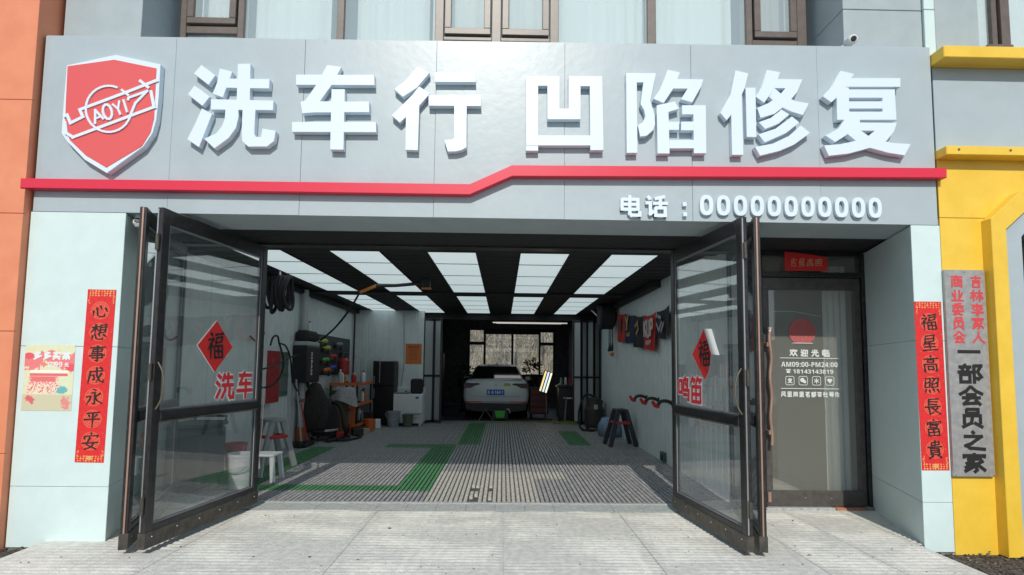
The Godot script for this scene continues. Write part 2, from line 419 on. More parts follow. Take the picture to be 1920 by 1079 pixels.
func mbox(s: Vector3, bev := 0.0, c := Vector3.ZERO) -> ArrayMesh:
	var st := sft()
	box(st, c, s, bev)
	return fin(st)

func mspan(a: Vector3, b: Vector3, bev := 0.0) -> ArrayMesh:
	var st := sft()
	span(st, a, b, bev)
	return fin(st)

func mtube(pts: Array, r, sides := 8) -> ArrayMesh:
	var st := sft()
	tube(st, pts, r, sides)
	return fin(st)

func mlathe(prof: Array, segs := 16) -> ArrayMesh:
	var st := sft()
	lathe(st, prof, Vector3.ZERO, segs)
	return fin(st)

func mprism(p: PackedVector2Array, z0: float, z1: float, bev := 0.0, back := false) -> ArrayMesh:
	var st := sft()
	prism(st, p, z0, z1, bev, back)
	return fin(st)

func rect2(x0: float, y0: float, x1: float, y1: float) -> PackedVector2Array:
	return PackedVector2Array([Vector2(x0, y0), Vector2(x1, y0), Vector2(x1, y1), Vector2(x0, y1)])

func text(parent: Node3D, called: String, words: String, height: float, at: Vector3, m: Material, rot := Vector3.ZERO, wide := 0.0, bold := true) -> MeshInstance3D:
	var t := TextMesh.new()
	var f := SystemFont.new()
	f.font_names = PackedStringArray(["Droid Sans"])
	f.font_weight = 700 if bold else 400
	t.font = f
	t.text = words
	t.font_size = 64
	t.pixel_size = height / 46.0
	t.depth = 0.0015
	t.curve_step = 2.0
	var o := part(parent, called, t, m, at, rot)
	if wide > 0.0:
		var w := t.get_aabb().size.x
		if w > 0.0:
			o.scale.x = wide / w
	return o

# ================================================================ the scene
const Y_LINTEL := 2.54      # underside of the fascia
const Z_DOOR := -1.12       # line of the doors
const X_LEFT := -3.5        # inner faces of the hall's side walls
const X_RIGHT := 2.34
const Y_CEIL := 2.655

func _ready() -> void:
	rng.seed = 7
	# ---- camera (a wide lens, lifted: its axis lies below the middle of the picture)
	var cam := Camera3D.new()
	cam.name = "camera"
	add_child(cam)
	cam.transform = Transform3D(Basis(Vector3.UP, deg_to_rad(-0.95)) * Basis(Vector3.RIGHT, deg_to_rad(4.12)) * Basis(Vector3.BACK, deg_to_rad(0.62)), Vector3(0, 1.355, 4.2))
	cam.projection = Camera3D.PROJECTION_FRUSTUM
	cam.near = 0.1
	cam.far = 400.0
	cam.size = 0.1079
	cam.frustum_offset = Vector2(0.0, 0.00765)
	cam.current = true
	# ---- sky, air and exposure
	var env := Environment.new()
	env.background_mode = Environment.BG_SKY
	var sky := Sky.new()
	var sm := ProceduralSkyMaterial.new()
	sm.sky_top_color = Color(0.50, 0.60, 0.72)
	sm.sky_horizon_color = Color(0.90, 0.915, 0.905)
	sm.sky_curve = 0.16
	sm.ground_bottom_color = Color(0.30, 0.29, 0.28)
	sm.ground_horizon_color = Color(0.66, 0.66, 0.64)
	sm.sun_angle_max = 12.0
	sm.sky_energy_multiplier = 1.15
	sky.sky_material = sm
	env.sky = sky
	env.tonemap_mode = Environment.TONE_MAPPER_LINEAR
	env.tonemap_exposure = 1.0
	env.sdfgi_enabled = true
	env.ssao_enabled = true
	env.ssil_enabled = true
	var we := WorldEnvironment.new()
	we.name = "sky"
	we.environment = env
	add_child(we)
	# ---- sun: over the street, a little to the right, 38 degrees up
	var sun := DirectionalLight3D.new()
	sun.name = "sun"
	add_child(sun)
	sun.look_at_from_position(Vector3.ZERO, Vector3(0.05, -0.775, -1.0))
	sun.light_energy = 1.07
	sun.light_color = Color(1.0, 0.975, 0.93)
	sun.light_angular_distance = 0.5
	sun.shadow_enabled = true
	materials()
	ground()
	fascia()
	pillars()
	upper_wall()
	neighbours()
	hall_shell()
	floor_tiles()
	lights()
	doors()
	entrance_door()
	car()
	left_side()
	right_side()
	rear_room()
	behind_window()
	across_street()

func materials() -> void:
	noisy("concrete", [0.51, 0.50, 0.455], [0.67, 0.66, 0.605], 0.55, 0.9, 0.5, 3)
	noisy("grey_panel", [0.385, 0.455, 0.485], [0.41, 0.48, 0.51], 2.2, 0.36, 0.02, 5)
	noisy("grey_wall", [0.34, 0.40, 0.42], [0.38, 0.44, 0.46], 2.0, 0.5, 0.0, 6)
	noisy("white_panel", [0.60, 0.735, 0.72], [0.635, 0.77, 0.76], 1.4, 0.38, 0.0, 8)
	mat("white_letter", [0.68, 0.78, 0.86], 0.32)
	mat("sign_red", [0.68, 0.022, 0.058], 0.4)
	mat("shield_red", [0.70, 0.10, 0.10], 0.4)
	noisy("orange_panel", [0.70, 0.235, 0.12], [0.76, 0.275, 0.145], 2.5, 0.42, 0.0, 11)
	noisy("yellow_panel", [0.78, 0.50, 0.045], [0.84, 0.555, 0.065], 2.0, 0.4, 0.0, 12)
	noisy("frame_brown", [0.115, 0.092, 0.08], [0.15, 0.122, 0.105], 0.7, 0.4, 0.0, 13)
	noisy("door_black", [0.012, 0.012, 0.013], [0.032, 0.03, 0.03], 0.5, 0.33, 0.0, 14)
	noisy("kick_plate", [0.055, 0.05, 0.042], [0.11, 0.10, 0.085], 0.5, 0.42, 0.2, 15, 0.5, 0.4)
	noisy("bronze", [0.075, 0.067, 0.062], [0.11, 0.10, 0.093], 0.6, 0.38, 0.0, 16, 0.5, 0.2)
	mat("copper", [0.40, 0.25, 0.19], 0.42, 0.4)
	mat("steel", [0.5, 0.5, 0.5], 0.35, 0.8)
	mat("dark", [0.012, 0.012, 0.013], 0.6)
	mat("black", [0.016, 0.016, 0.018], 0.5)
	mat("soft_black", [0.02, 0.02, 0.022], 0.85)
	mat("white", [0.72, 0.74, 0.74], 0.5)
	mat("print_white", [0.75, 0.77, 0.76], 0.7)
	mat("ink", [0.012, 0.011, 0.011], 0.7)
	noisy("paper_red", [0.62, 0.016, 0.018], [0.70, 0.026, 0.026], 0.25, 0.6, 0.0, 21)
	mat("paper_gold", [0.72, 0.36, 0.12], 0.55)
	mat("paper_light", [0.69, 0.05, 0.042], 0.6)
	mat("sticker_red", [0.62, 0.03, 0.04], 0.5)
	noisy("wall_white", [0.60, 0.66, 0.665], [0.68, 0.73, 0.735], 1.7, 0.5, 0.0, 23)
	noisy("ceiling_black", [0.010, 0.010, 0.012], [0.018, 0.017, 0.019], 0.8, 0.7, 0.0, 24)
	noisy("tile_grey", [0.18, 0.18, 0.19], [0.43, 0.42, 0.425], 0.6, 0.5, 0.0, 25, 0.48)
	noisy("tile_pale", [0.30, 0.295, 0.285], [0.60, 0.57, 0.50], 0.35, 0.7, 0.0, 27, 0.46)
	noisy("tile_green", [0.06, 0.10, 0.07], [0.06, 0.34, 0.10], 0.35, 0.55, 0.0, 26, 0.5)
	noisy("sub_floor", [0.05, 0.05, 0.052], [0.11, 0.105, 0.10], 0.8, 0.9, 0.0, 28)
	noisy("metal_strip", [0.36, 0.36, 0.35], [0.52, 0.52, 0.50], 0.4, 0.45, 0.0, 29, 0.5, 0.3)
	noisy("soil", [0.035, 0.028, 0.022], [0.12, 0.10, 0.085], 0.5, 0.95, 0.8, 30)
	noisy("asphalt", [0.04, 0.04, 0.041], [0.07, 0.069, 0.067], 1.5, 0.95, 0.5, 31)
	mat("orange", [0.62, 0.13, 0.025], 0.5)
	mat("red", [0.5, 0.02, 0.022], 0.45)
	mat("green", [0.09, 0.34, 0.05], 0.5)
	mat("plug_green", [0.05, 0.12, 0.09], 0.5)
	mat("lime", [0.38, 0.46, 0.04], 0.5)
	mat("blue", [0.02, 0.09, 0.5], 0.4)
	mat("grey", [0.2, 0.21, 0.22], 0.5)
	mat("pale_grey", [0.42, 0.44, 0.45], 0.5)
	mat("rubber", [0.018, 0.018, 0.018], 0.8)
	mat("navy", [0.02, 0.022, 0.075], 0.85)
	mat("cloth_red", [0.45, 0.022, 0.02], 0.85)
	glass("pane", [0.55, 0.70, 0.65], 0.02)
	glass("clear_pane", [0.80, 0.9, 0.87], 0.05)
	glass("reflection_haze_pane", [0.46, 0.46, 0.40], 0.085)  # grey film in the colour stands in for street reflections on the door
	glass("window_pane", [0.66, 0.80, 0.84], 0.26)  # bluish white in the glass colour imitates the reflected sky
	mat("curtain", [0.80, 0.86, 0.83], 0.9)
	noisy("terrazzo", [0.34, 0.35, 0.35], [0.50, 0.51, 0.50], 0.25, 0.6, 0.0, 33)
	mat("teal", [0.10, 0.36, 0.32], 0.6)
	noisy("brushed", [0.30, 0.30, 0.295], [0.40, 0.40, 0.39], 0.5, 0.42, 0.0, 34, 0.5, 0.25)

# ---------------------------------------------------------------- ground: concrete ramp of brushed slabs, earth at its sides, the street
func slab_mesh(x0: float, x1: float, z0: float, z1: float, seed_no: int) -> ArrayMesh:
	var st := sft()
	st.set_smooth_group(0)
	var n := FastNoiseLite.new()
	n.seed = seed_no
	n.frequency = 1.4
	var step := 0.0095
	var rows := int((z1 - z0) / step)
	var cols := 12
	var h := []
	for i in rows + 1:
		var row := []
		for j in cols + 1:
			var x := lerpf(x0, x1, float(j) / cols)
			var z := lerpf(z0, z1, float(i) / rows)
			var amp := clampf(0.55 + n.get_noise_2d(x * 0.6, z * 1.3) * 1.6, 0.0, 1.0)
			var y := amp * 0.0052 * sin(z * TAU / 0.058 + 1.5 * n.get_noise_2d(x * 0.7 + 20.0, z)) + 0.002 * n.get_noise_2d(x * 6.0, z * 9.0)
			if i == 0 or i == rows or j == 0 or j == cols:
				y = -0.0015
			row.append(Vector3(x, y, z))
		h.append(row)
	for i in rows:
		for j in cols:
			quad(st, h[i][j], h[i][j + 1], h[i + 1][j + 1], h[i + 1][j], h[i][j] - Vector3.UP)
	st.set_smooth_group(-1)
	for e in [[x0, z0, x1, z0], [x0, z1, x1, z1], [x0, z0, x0, z1], [x1, z0, x1, z1]]:
		quad(st, Vector3(e[0], -0.006, e[1]), Vector3(e[2], -0.006, e[3]), Vector3(e[2], -0.1, e[3]), Vector3(e[0], -0.1, e[1]), Vector3((x0 + x1) * 0.5, -0.05, (z0 + z1) * 0.5))
	return fin(st)

func ground() -> void:
	var g := structure("ground", mspan(Vector3(-60, -0.3, -60), Vector3(60, -0.07, 6.0)), M.soil)
	g.name = "ground"
	structure("road", mspan(Vector3(-60, -0.32, 6.0), Vector3(60, -0.09, 15.0)), M.asphalt)
	structure("sidewalk", mspan(Vector3(-60, -0.3, 15.0), Vector3(60, 0.03, 60.0)), M.concrete)
	var ramp := structure("concrete_ramp", mspan(Vector3(-3.44, -0.28, -1.02), Vector3(3.26, -0.02, 5.6)), M.concrete)
	var xs := [-3.45, -2.35, -1.15, 0.02, 1.1, 2.2, 2.72, 3.27]
	var zs := [-1.02, 1.45, 3.6, 5.6]
	for i in xs.size() - 1:
		for j in zs.size() - 1:
			part(ramp, "slab", slab_mesh(xs[i] + 0.0015, xs[i + 1] - 0.0015, (-0.915 if j == 0 and xs[i + 1] < 2.21 else zs[j]) + 0.0015, zs[j + 1] - 0.0015, 40 + i * 3 + j), M.concrete)
	part(ramp, "slab", slab_mesh(3.2715, 3.72, -1.02, -0.012, 71), M.concrete)
	part(ramp, "slab", slab_mesh(-3.72, -3.4515, -1.02, -0.012, 72), M.concrete)
	# earth and rubble beside the ramp
	var pm := MultiMesh.new()
	pm.transform_format = MultiMesh.TRANSFORM_3D
	pm.use_colors = true
	var st := sft()
	lathe(st, [Vector2(0, 0.5), Vector2(0.42, 0.28), Vector2(0.55, -0.05), Vector2(0.3, -0.45), Vector2(0, -0.5)], Vector3.ZERO, 6)
	pm.mesh = fin(st)
	pm.instance_count = 5200
	for i in pm.instance_count:
		var right := i % 5 < 3
		var x := rng.randf_range(3.28, 5.2) if right else rng.randf_range(-4.7, -3.46)
		var z := rng.randf_range(0.0, 1.5)
		var s := rng.randf_range(0.006, 0.018) * (2.2 if rng.randf() < 0.04 else 1.0)
		var b := Basis(Vector3(rng.randf() + 0.1, rng.randf(), rng.randf()).normalized(), rng.randf() * TAU).scaled(Vector3(s * 1.4, s * 0.7, s))
		pm.set_instance_transform(i, Transform3D(b, Vector3(x, -0.066 + 0.03 * maxf(0.0, 1.0 - z * 6.0) * rng.randf(), z)))
		var v := rng.randf_range(0.03, 0.16) * (2.4 if rng.randf() < 0.06 else 1.0)
		pm.set_instance_color(i, Color(v, v * 0.86, v * 0.74))
	var mm := MultiMeshInstance3D.new()
	mm.name = "rubble"
	mm.multimesh = pm
	var rm := StandardMaterial3D.new()
	rm.vertex_color_use_as_albedo = true
	rm.roughness = 0.95
	mm.material_override = rm
	add_child(mm)
	tag(mm, "loose brown earth and small stones beside the concrete ramp", "rubble")
	mm.set_meta("kind", "stuff")
	var dm := MultiMesh.new()
	dm.transform_format = MultiMesh.TRANSFORM_3D
	dm.use_colors = true
	dm.mesh = pm.mesh
	dm.instance_count = 130
	for i in dm.instance_count:
		var s := rng.randf_range(0.004, 0.011) * (1.8 if rng.randf() < 0.1 else 1.0)
		dm.set_instance_transform(i, Transform3D(Basis(Vector3.UP, rng.randf() * TAU).scaled(Vector3(s * 1.5, s * 0.6, s)), Vector3(rng.randf_range(-3.3, 3.2), 0.004, rng.randf_range(-0.9, 1.2))))
		var v := rng.randf_range(0.05, 0.3)
		dm.set_instance_color(i, Color(v, v * 0.92, v * 0.8))
	var di := MultiMeshInstance3D.new()
	di.name = "grit"
	di.multimesh = dm
	di.material_override = rm
	add_child(di)
	tag(di, "scattered grit and crumbs on the pale concrete ramp", "grit")
	di.set_meta("kind", "stuff")
	# patterned band in front of the hall floor, then a metal edge
	var band := structure("threshold_band", mspan(Vector3(-3.44, -0.1, -1.155), Vector3(2.2, 0.001, -0.918)), M.sub_floor)
	for i in 20:
		var a := -3.44 + i * 0.282
		var t := part(band, "tile", mspan(Vector3(a + 0.0015, -0.05, -1.152), Vector3(a + 0.2805, 0.004, -0.919), 0.0015), M.terrazzo)
		var st2 := sft()
		var c := a + 0.141
		for q in [[-1, 0, 0, 1], [0, 1, 1, 0], [1, 0, 0, -1], [0, -1, -1, 0]]:
			bar(st2, Vector3(c + q[0] * 0.134, 0.0044, -1.035 + q[1] * 0.1), Vector3(c + q[2] * 0.134, 0.0044, -1.035 + q[3] * 0.1), 0.009, 0.0012)
		part(t, "pattern", fin(st2), M.teal if (i < 4 or i > 16) else mat("faded_teal", [0.24, 0.34, 0.32], 0.6))
	var edge := structure("floor_edge_strip", mspan(Vector3(-3.4, -0.05, -1.2), Vector3(2.3, 0.014, -1.157), 0.003), M.metal_strip)
	edge.set_meta("kind", "structure")

# ---------------------------------------------------------------- fascia sign with raised lettering
func fascia() -> void:
	var s := thing("fascia_sign", "long grey fascia sign with big raised white characters and red stripe", "sign", Vector3(0, Y_LINTEL, -0.2))
	wpart(s, "backing", mspan(Vector3(-3.72, Y_LINTEL + 0.004, -0.5), Vector3(3.515, 3.97, -0.012)), M.grey_wall)
	var xs := [-3.73, -2.68, -1.64, -0.57, 0.48, 1.52, 2.57, 3.525]
	for i in xs.size() - 1:
		var x0: float = xs[i] + 0.001
		var x1: float = xs[i + 1] - 0.001
		var top := func(x: float) -> float: return 3.985 + (x + 3.73) / 7.25 * 0.055
		var dz := [0.0, 0.0012, -0.0008, 0.0015, 0.0, 0.0012, -0.0006][i] as float
		wpart(s, "panel", mprism(PackedVector2Array([Vector2(x0, Y_LINTEL), Vector2(x1, Y_LINTEL), Vector2(x1, top.call(x1)), Vector2(x0, top.call(x0))]), -0.01, dz, 0.0012), M.grey_panel)
	var cap := sft()
	box(cap, Vector3(-0.1, 4.013, -0.25), Vector3(7.26, 0.02, 0.49), 0.003, Basis(Vector3.BACK, 0.0076))
	wpart(s, "top_flashing", fin(cap), M.grey_panel)
	for strokes in SIGN_STROKES:
		var st := sft()
		var k := 0
		for p in strokes:
			prism(st, poly2(p), 0.004, 0.055 + k * 0.0004, 0.002)
			k += 1
		wpart(s, "character", fin(st), M.white_letter)
	for a in [["电", 0.915, 0.182], ["话", 1.122, 0.192]]:
		var st := sft()
		glyph(st, a[0], a[1], 2.745, a[2], 0.185, 0.026, 0.03, 0.003, false, 0.0004)
		wpart(s, "character", fin(st), M.white_letter)
	wpart(s, "colon_dot", mspan(Vector3(1.43, 2.655, 0.003), Vector3(1.462, 2.687, 0.03), 0.002), M.white_letter)
	wpart(s, "colon_dot", mspan(Vector3(1.432, 2.572, 0.003), Vector3(1.464, 2.604, 0.03), 0.002), M.white_letter)
	for i in 11:
		var st := sft()
		var oc := Vector3(1.622 + i * 0.137, 2.667, 0.0)
		for k in 28:
			var q := []
			for a in [TAU * k / 28.0, TAU * (k + 1) / 28.0]:
				var ux := signf(cos(a)) * pow(absf(cos(a)), 0.8)
				var uy := signf(sin(a)) * pow(absf(sin(a)), 0.8)
				q.append([oc + Vector3(ux * 0.054, uy * 0.083, 0.0), oc + Vector3(ux * 0.022, uy * 0.051, 0.0)])
			var f := Vector3(0, 0, 0.03)
			var bk := Vector3(0, 0, 0.003)
			var mid: Vector3 = (q[0][0] + q[1][1]) * 0.5 + Vector3(0, 0, 0.015)
			st.set_smooth_group(-1)
			quad(st, q[0][0] + f, q[1][0] + f, q[1][1] + f, q[0][1] + f, mid)
			quad(st, q[0][0] + f, q[1][0] + f, q[1][0] + bk, q[0][0] + bk, mid)
			quad(st, q[0][1] + f, q[1][1] + f, q[1][1] + bk, q[0][1] + bk, mid)
		wpart(s, "digit", fin(st), M.white_letter).set_meta("label", "raised white digit of the telephone line")
	wpart(s, "stripe", mprism(poly2([-3780, 2704, -276, 2709, 57, 2864, 3557, 2910, 3561, 2991, 56, 2952, -277, 2793, -3780, 2781]), 0.003, 0.07, 0.003), M.sign_red)
	var sh := wpart(s, "shield", mprism(poly2(SHIELD_OUTER), 0.003, 0.055, 0.002), M.white_letter)
	sh.set_meta("label", "red shield emblem with a white rim")
	wpart(sh, "field", mprism(poly2(SHIELD_INNER), 0.05, 0.058), M.shield_red)
	var ls := sft()
	var k2 := 0
	for l in SHIELD_LINES:
		var p := poly2(l[1])
		var pts := []
		for q in p:
			pts.append(q)
		stroke_strip(ls, pts, l[0] * 0.001, 0.066 + k2 * 0.0003, 0.056, false)
		k2 += 1
	wpart(sh, "line_emblem", fin(ls), M.white_letter)
	# soffit behind the fascia
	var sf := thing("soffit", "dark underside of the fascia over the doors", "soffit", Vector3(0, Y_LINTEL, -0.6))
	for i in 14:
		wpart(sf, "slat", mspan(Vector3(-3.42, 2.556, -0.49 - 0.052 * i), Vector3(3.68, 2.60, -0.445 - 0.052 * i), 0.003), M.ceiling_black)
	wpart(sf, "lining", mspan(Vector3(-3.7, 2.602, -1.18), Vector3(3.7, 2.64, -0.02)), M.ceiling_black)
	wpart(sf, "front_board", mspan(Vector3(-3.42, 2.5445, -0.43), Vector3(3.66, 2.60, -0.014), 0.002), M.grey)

# ---------------------------------------------------------------- white clad piers at both ends
func pier(label: String, front0: float, front1: float, inner: float, deep: float, seams: Array) -> Node3D:
	# front face from x = front0 to front1; the side face runs from the inner corner (inner, 0) back to (deep, -1.15)
	var far := front0 if inner == front1 else front1
	var t := thing("pier", label, "pier", Vector3((front0 + front1) * 0.5, -0.07, 0), 0.0, "")
	var st := sft()
	var sg := signf(inner - far)
	var plan := [Vector2(far + sg * 0.01, -0.012), Vector2(inner - sg * 0.012, -0.012), Vector2(deep - sg * 0.012, -1.15), Vector2(minf(far, deep - 0.05) if sg > 0.0 else maxf(far, deep + 0.05), -1.15)]
	for i in 4:
		var a: Vector2 = plan[i]
		var b: Vector2 = plan[(i + 1) % 4]
		quad(st, Vector3(a.x, -0.07, a.y), Vector3(b.x, -0.07, b.y), Vector3(b.x, Y_LINTEL - 0.002, b.y), Vector3(a.x, Y_LINTEL - 0.002, a.y), Vector3((far + deep) * 0.5, 1, -0.5))
	wpart(t, "core", fin(st), M.grey)
	var ys := [-0.05] + seams + [Y_LINTEL - 0.002]
	for i in ys.size() - 1:
		wpart(t, "front_panel", mspan(Vector3(front0, ys[i] + 0.0015, -0.01), Vector3(front1, ys[i + 1] - 0.0015, 0.0), 0.002), M.white_panel)
		var d := Vector3(deep - inner, 0, -1.15)
		var s2 := sft()
		var mid := Vector3(inner, 0, -0.003) + d * 0.5
		var x := d.normalized()
		var z := Vector3(-x.z, 0, x.x) * signf(-x.z * sg)
		box(s2, mid - z * 0.006 + Vector3.UP * (ys[i] + ys[i + 1]) * 0.5, Vector3(d.length() - 0.004, ys[i + 1] - ys[i] - 0.003, 0.008), 0.002, Basis(x, Vector3.UP, x.cross(Vector3.UP)))
		wpart(t, "side_panel", fin(s2), M.white_panel)
	return t

func couplet(label: String, at: Vector3, chars: String, leaning: float) -> void:
	var t := thing("spring_couplet", label, "paper scroll", at)
	t.rotation.z = leaning
	var w := 0.22
	var h := 1.335
	part(t, "paper", mprism(rect2(-w / 2, 0, w / 2, h), 0.0005, 0.0022, 0.0, true), M.paper_red)
	var orn := sft()
	for yy in [0.03, h - 0.03]:
		for i in 9:
			var cx := -w / 2 + 0.02 + i * 0.0225
			for j in 3:
				prism(orn, disc2(Vector2(cx + rng.randf_range(-0.003, 0.003), yy + (j - 1) * 0.017), rng.randf_range(0.004, 0.0085), 6), 0.0026, 0.0026)
	prism(orn, rect2(-0.018, 0.02, 0.018, 0.05), 0.0028, 0.0028)
	for sx in [-1, 1]:
		for i in 16:
			prism(orn, disc2(Vector2(sx * (w / 2 - 0.008 - rng.randf() * 0.016), (0.05 + rng.randf() * 0.06) if i % 2 == 0 else h - 0.05 - rng.randf() * 0.06), rng.randf_range(0.003, 0.006), 5), 0.0026, 0.0026)
	for i in 22:
		prism(orn, disc2(Vector2(rng.randf_range(-0.1, 0.1), rng.randf_range(0.1, h - 0.1)), rng.randf_range(0.0015, 0.004), 5), 0.0025, 0.0025)
	part(t, "gold_ornament", fin(orn), M.paper_gold).set_meta("kind", "stuff")
	var med := sft()
	var ring := sft()
	var ink := sft()
	for i in chars.length():
		var cy := h - 0.165 - i * 0.168
		prism(med, disc2(Vector2(0, cy), 0.072, 24), 0.0026, 0.0026)
		for r in [0.068, 0.05, 0.032]:
			var pts := []
			for k in 21:
				pts.append(Vector2(cos(TAU * k / 20) * r, cy + sin(TAU * k / 20) * r))
			stroke_strip(ring, pts, 0.0035, 0.0029, -1.0, false)
		for k in 10:
			var a := TAU * k / 10
			stroke_strip(ring, [Vector2(cos(a) * 0.032, cy + sin(a) * 0.032), Vector2(cos(a + 0.4) * 0.068, cy + sin(a + 0.4) * 0.068)], 0.003, 0.0030, -1.0, false)
		glyph(ink, chars[i], -0.066, cy + 0.067, 0.132, 0.134, 0.0165, 0.0034, -1.0, true)
	part(t, "medallions", fin(med), M.paper_light)
	part(t, "medallion_lines", fin(ring), mat("medallion_line", [0.72, 0.17, 0.075], 0.6))
	part(t, "writing", fin(ink), M.ink)

func pillars() -> void:
	pier("wide white clad pier beside the orange building, poster and scroll on it", -3.742, -3.0, -3.0, -3.39, [0.405, 1.475])
	pier("narrow white clad pier beside the yellow wall, one scroll on it", 3.3, 3.537, 3.3, 3.665, [0.33, 1.6])
	couplet("red scroll of seven black brush characters beside the pale poster", Vector3(-3.157, 0.588, 0.0), "心想事成永平安", -0.009)
	couplet("red scroll of seven black brush characters beside the metal plaque", Vector3(3.412, 0.578, 0.0), "福星高照長富貴", 0.004)
	# advertising poster
	var p := thing("poster", "pale advertising poster with pink heading and fruit on the wide white pier", "poster", Vector3(-3.51, 0.978, 0.0))
	var img := Image.create(256, 344, false, Image.FORMAT_RGB8)
	var n := FastNoiseLite.new()
	n.seed = 4
	n.frequency = 0.035
	for y in 344:
		for x in 256:
			var v := n.get_noise_2d(x, y)
			var u := Vector2(x / 256.0, y / 344.0)
			var c := Color(0.88, 0.85, 0.68).lerp(Color(0.83, 0.88, 0.78), clampf(0.5 + v * 2.0, 0.0, 1.0))
			var edge := 0.06 * sin(u.x * 9.0) + v * 0.12
			if u.y > 0.12 + edge * 0.5 and u.y < 0.33 + edge:
				c = Color(0.90, 0.50, 0.50)
			if Vector2((u.x - 0.93) / 0.1, (u.y - 0.34) / 0.06).length() < 1.0 or Vector2((u.x - 0.08) / 0.1, (u.y - 0.17) / 0.05).length() < 1.0:
				c = Color(0.88, 0.36, 0.40)
			if u.y > 0.48 and u.y < 0.74:
				var f := n.get_noise_2d(x * 2.6 + 90.0, y * 2.6)
				if absf(u.x - 0.40) < 0.27 + f * 0.1 and u.y < 0.60:
					c = Color(0.88, 0.46, 0.46)
				if u.y > 0.56 and absf(u.x - 0.40) < 0.32 and f + v > -0.25:
					c = Color(0.84, 0.36, 0.36).lerp(Color(0.95, 0.90, 0.84), clampf(f * 3.0 + 0.45, 0.0, 1.0))
				if Vector2((u.x - 0.78) / 0.11, (u.y - 0.69) / 0.06).length() + f * 0.5 < 1.0:
					c = Color(0.42, 0.70, 0.70)
			if u.y > 0.755:
				c = Color(0.80, 0.78, 0.66)
				if Vector2((u.x - 0.16) / 0.08, (u.y - 0.83) / 0.06).length() < 1.0 + v:
					c = Color(0.84, 0.42, 0.42)
				if Vector2((u.x - 0.86) / 0.08, (u.y - 0.88) / 0.09).length() < 1.0 + v:
					c = Color(0.87, 0.55, 0.52)
			if u.y > 0.385 and u.y < 0.43 and absf(u.x - 0.5) < 0.38:
				c = Color(0.93, 0.92, 0.86)
			if u.y > 0.435 and u.y < 0.475 and absf(u.x - 0.5) < 0.38:
				c = Color(0.88, 0.42, 0.45)
			img.set_pixel(x, y, c)
	var pm := StandardMaterial3D.new()
	pm.albedo_texture = ImageTexture.create_from_image(img)
	pm.roughness = 0.45
	var st := sft()
	st.set_smooth_group(-1)
	for q in [[-0.19, 0.0, 0, 1], [-0.19, 0.508, 0, 0], [0.19, 0.508, 1, 0], [-0.19, 0.0, 0, 1], [0.19, 0.508, 1, 0], [0.19, 0.0, 1, 1]]:
		st.set_uv(Vector2(q[2], q[3]))
		st.add_vertex(Vector3(q[0], q[1], 0.0025))
	part(p, "print", fin(st), pm)
	part(p, "sheet", mspan(Vector3(-0.19, 0, 0.0005), Vector3(0.19, 0.508, 0.002)), M.print_white)
	var ws := sft()
	for i in 4:
		glyph(ws, "多多买菜"[i], -0.13 + i * 0.074, 0.452, 0.068, 0.06, 0.0135, 0.0034)
	part(p, "heading", fin(ws), M.print_white)
	text(p, "price", "0.99", 0.042, Vector3(0.045, 0.355, 0.0032), M.print_white)
	var ws2 := sft()
	glyph(ws2, "元", 0.115, 0.372, 0.034, 0.034, 0.006, 0.0031)
	part(p, "price_unit", fin(ws2), M.print_white)

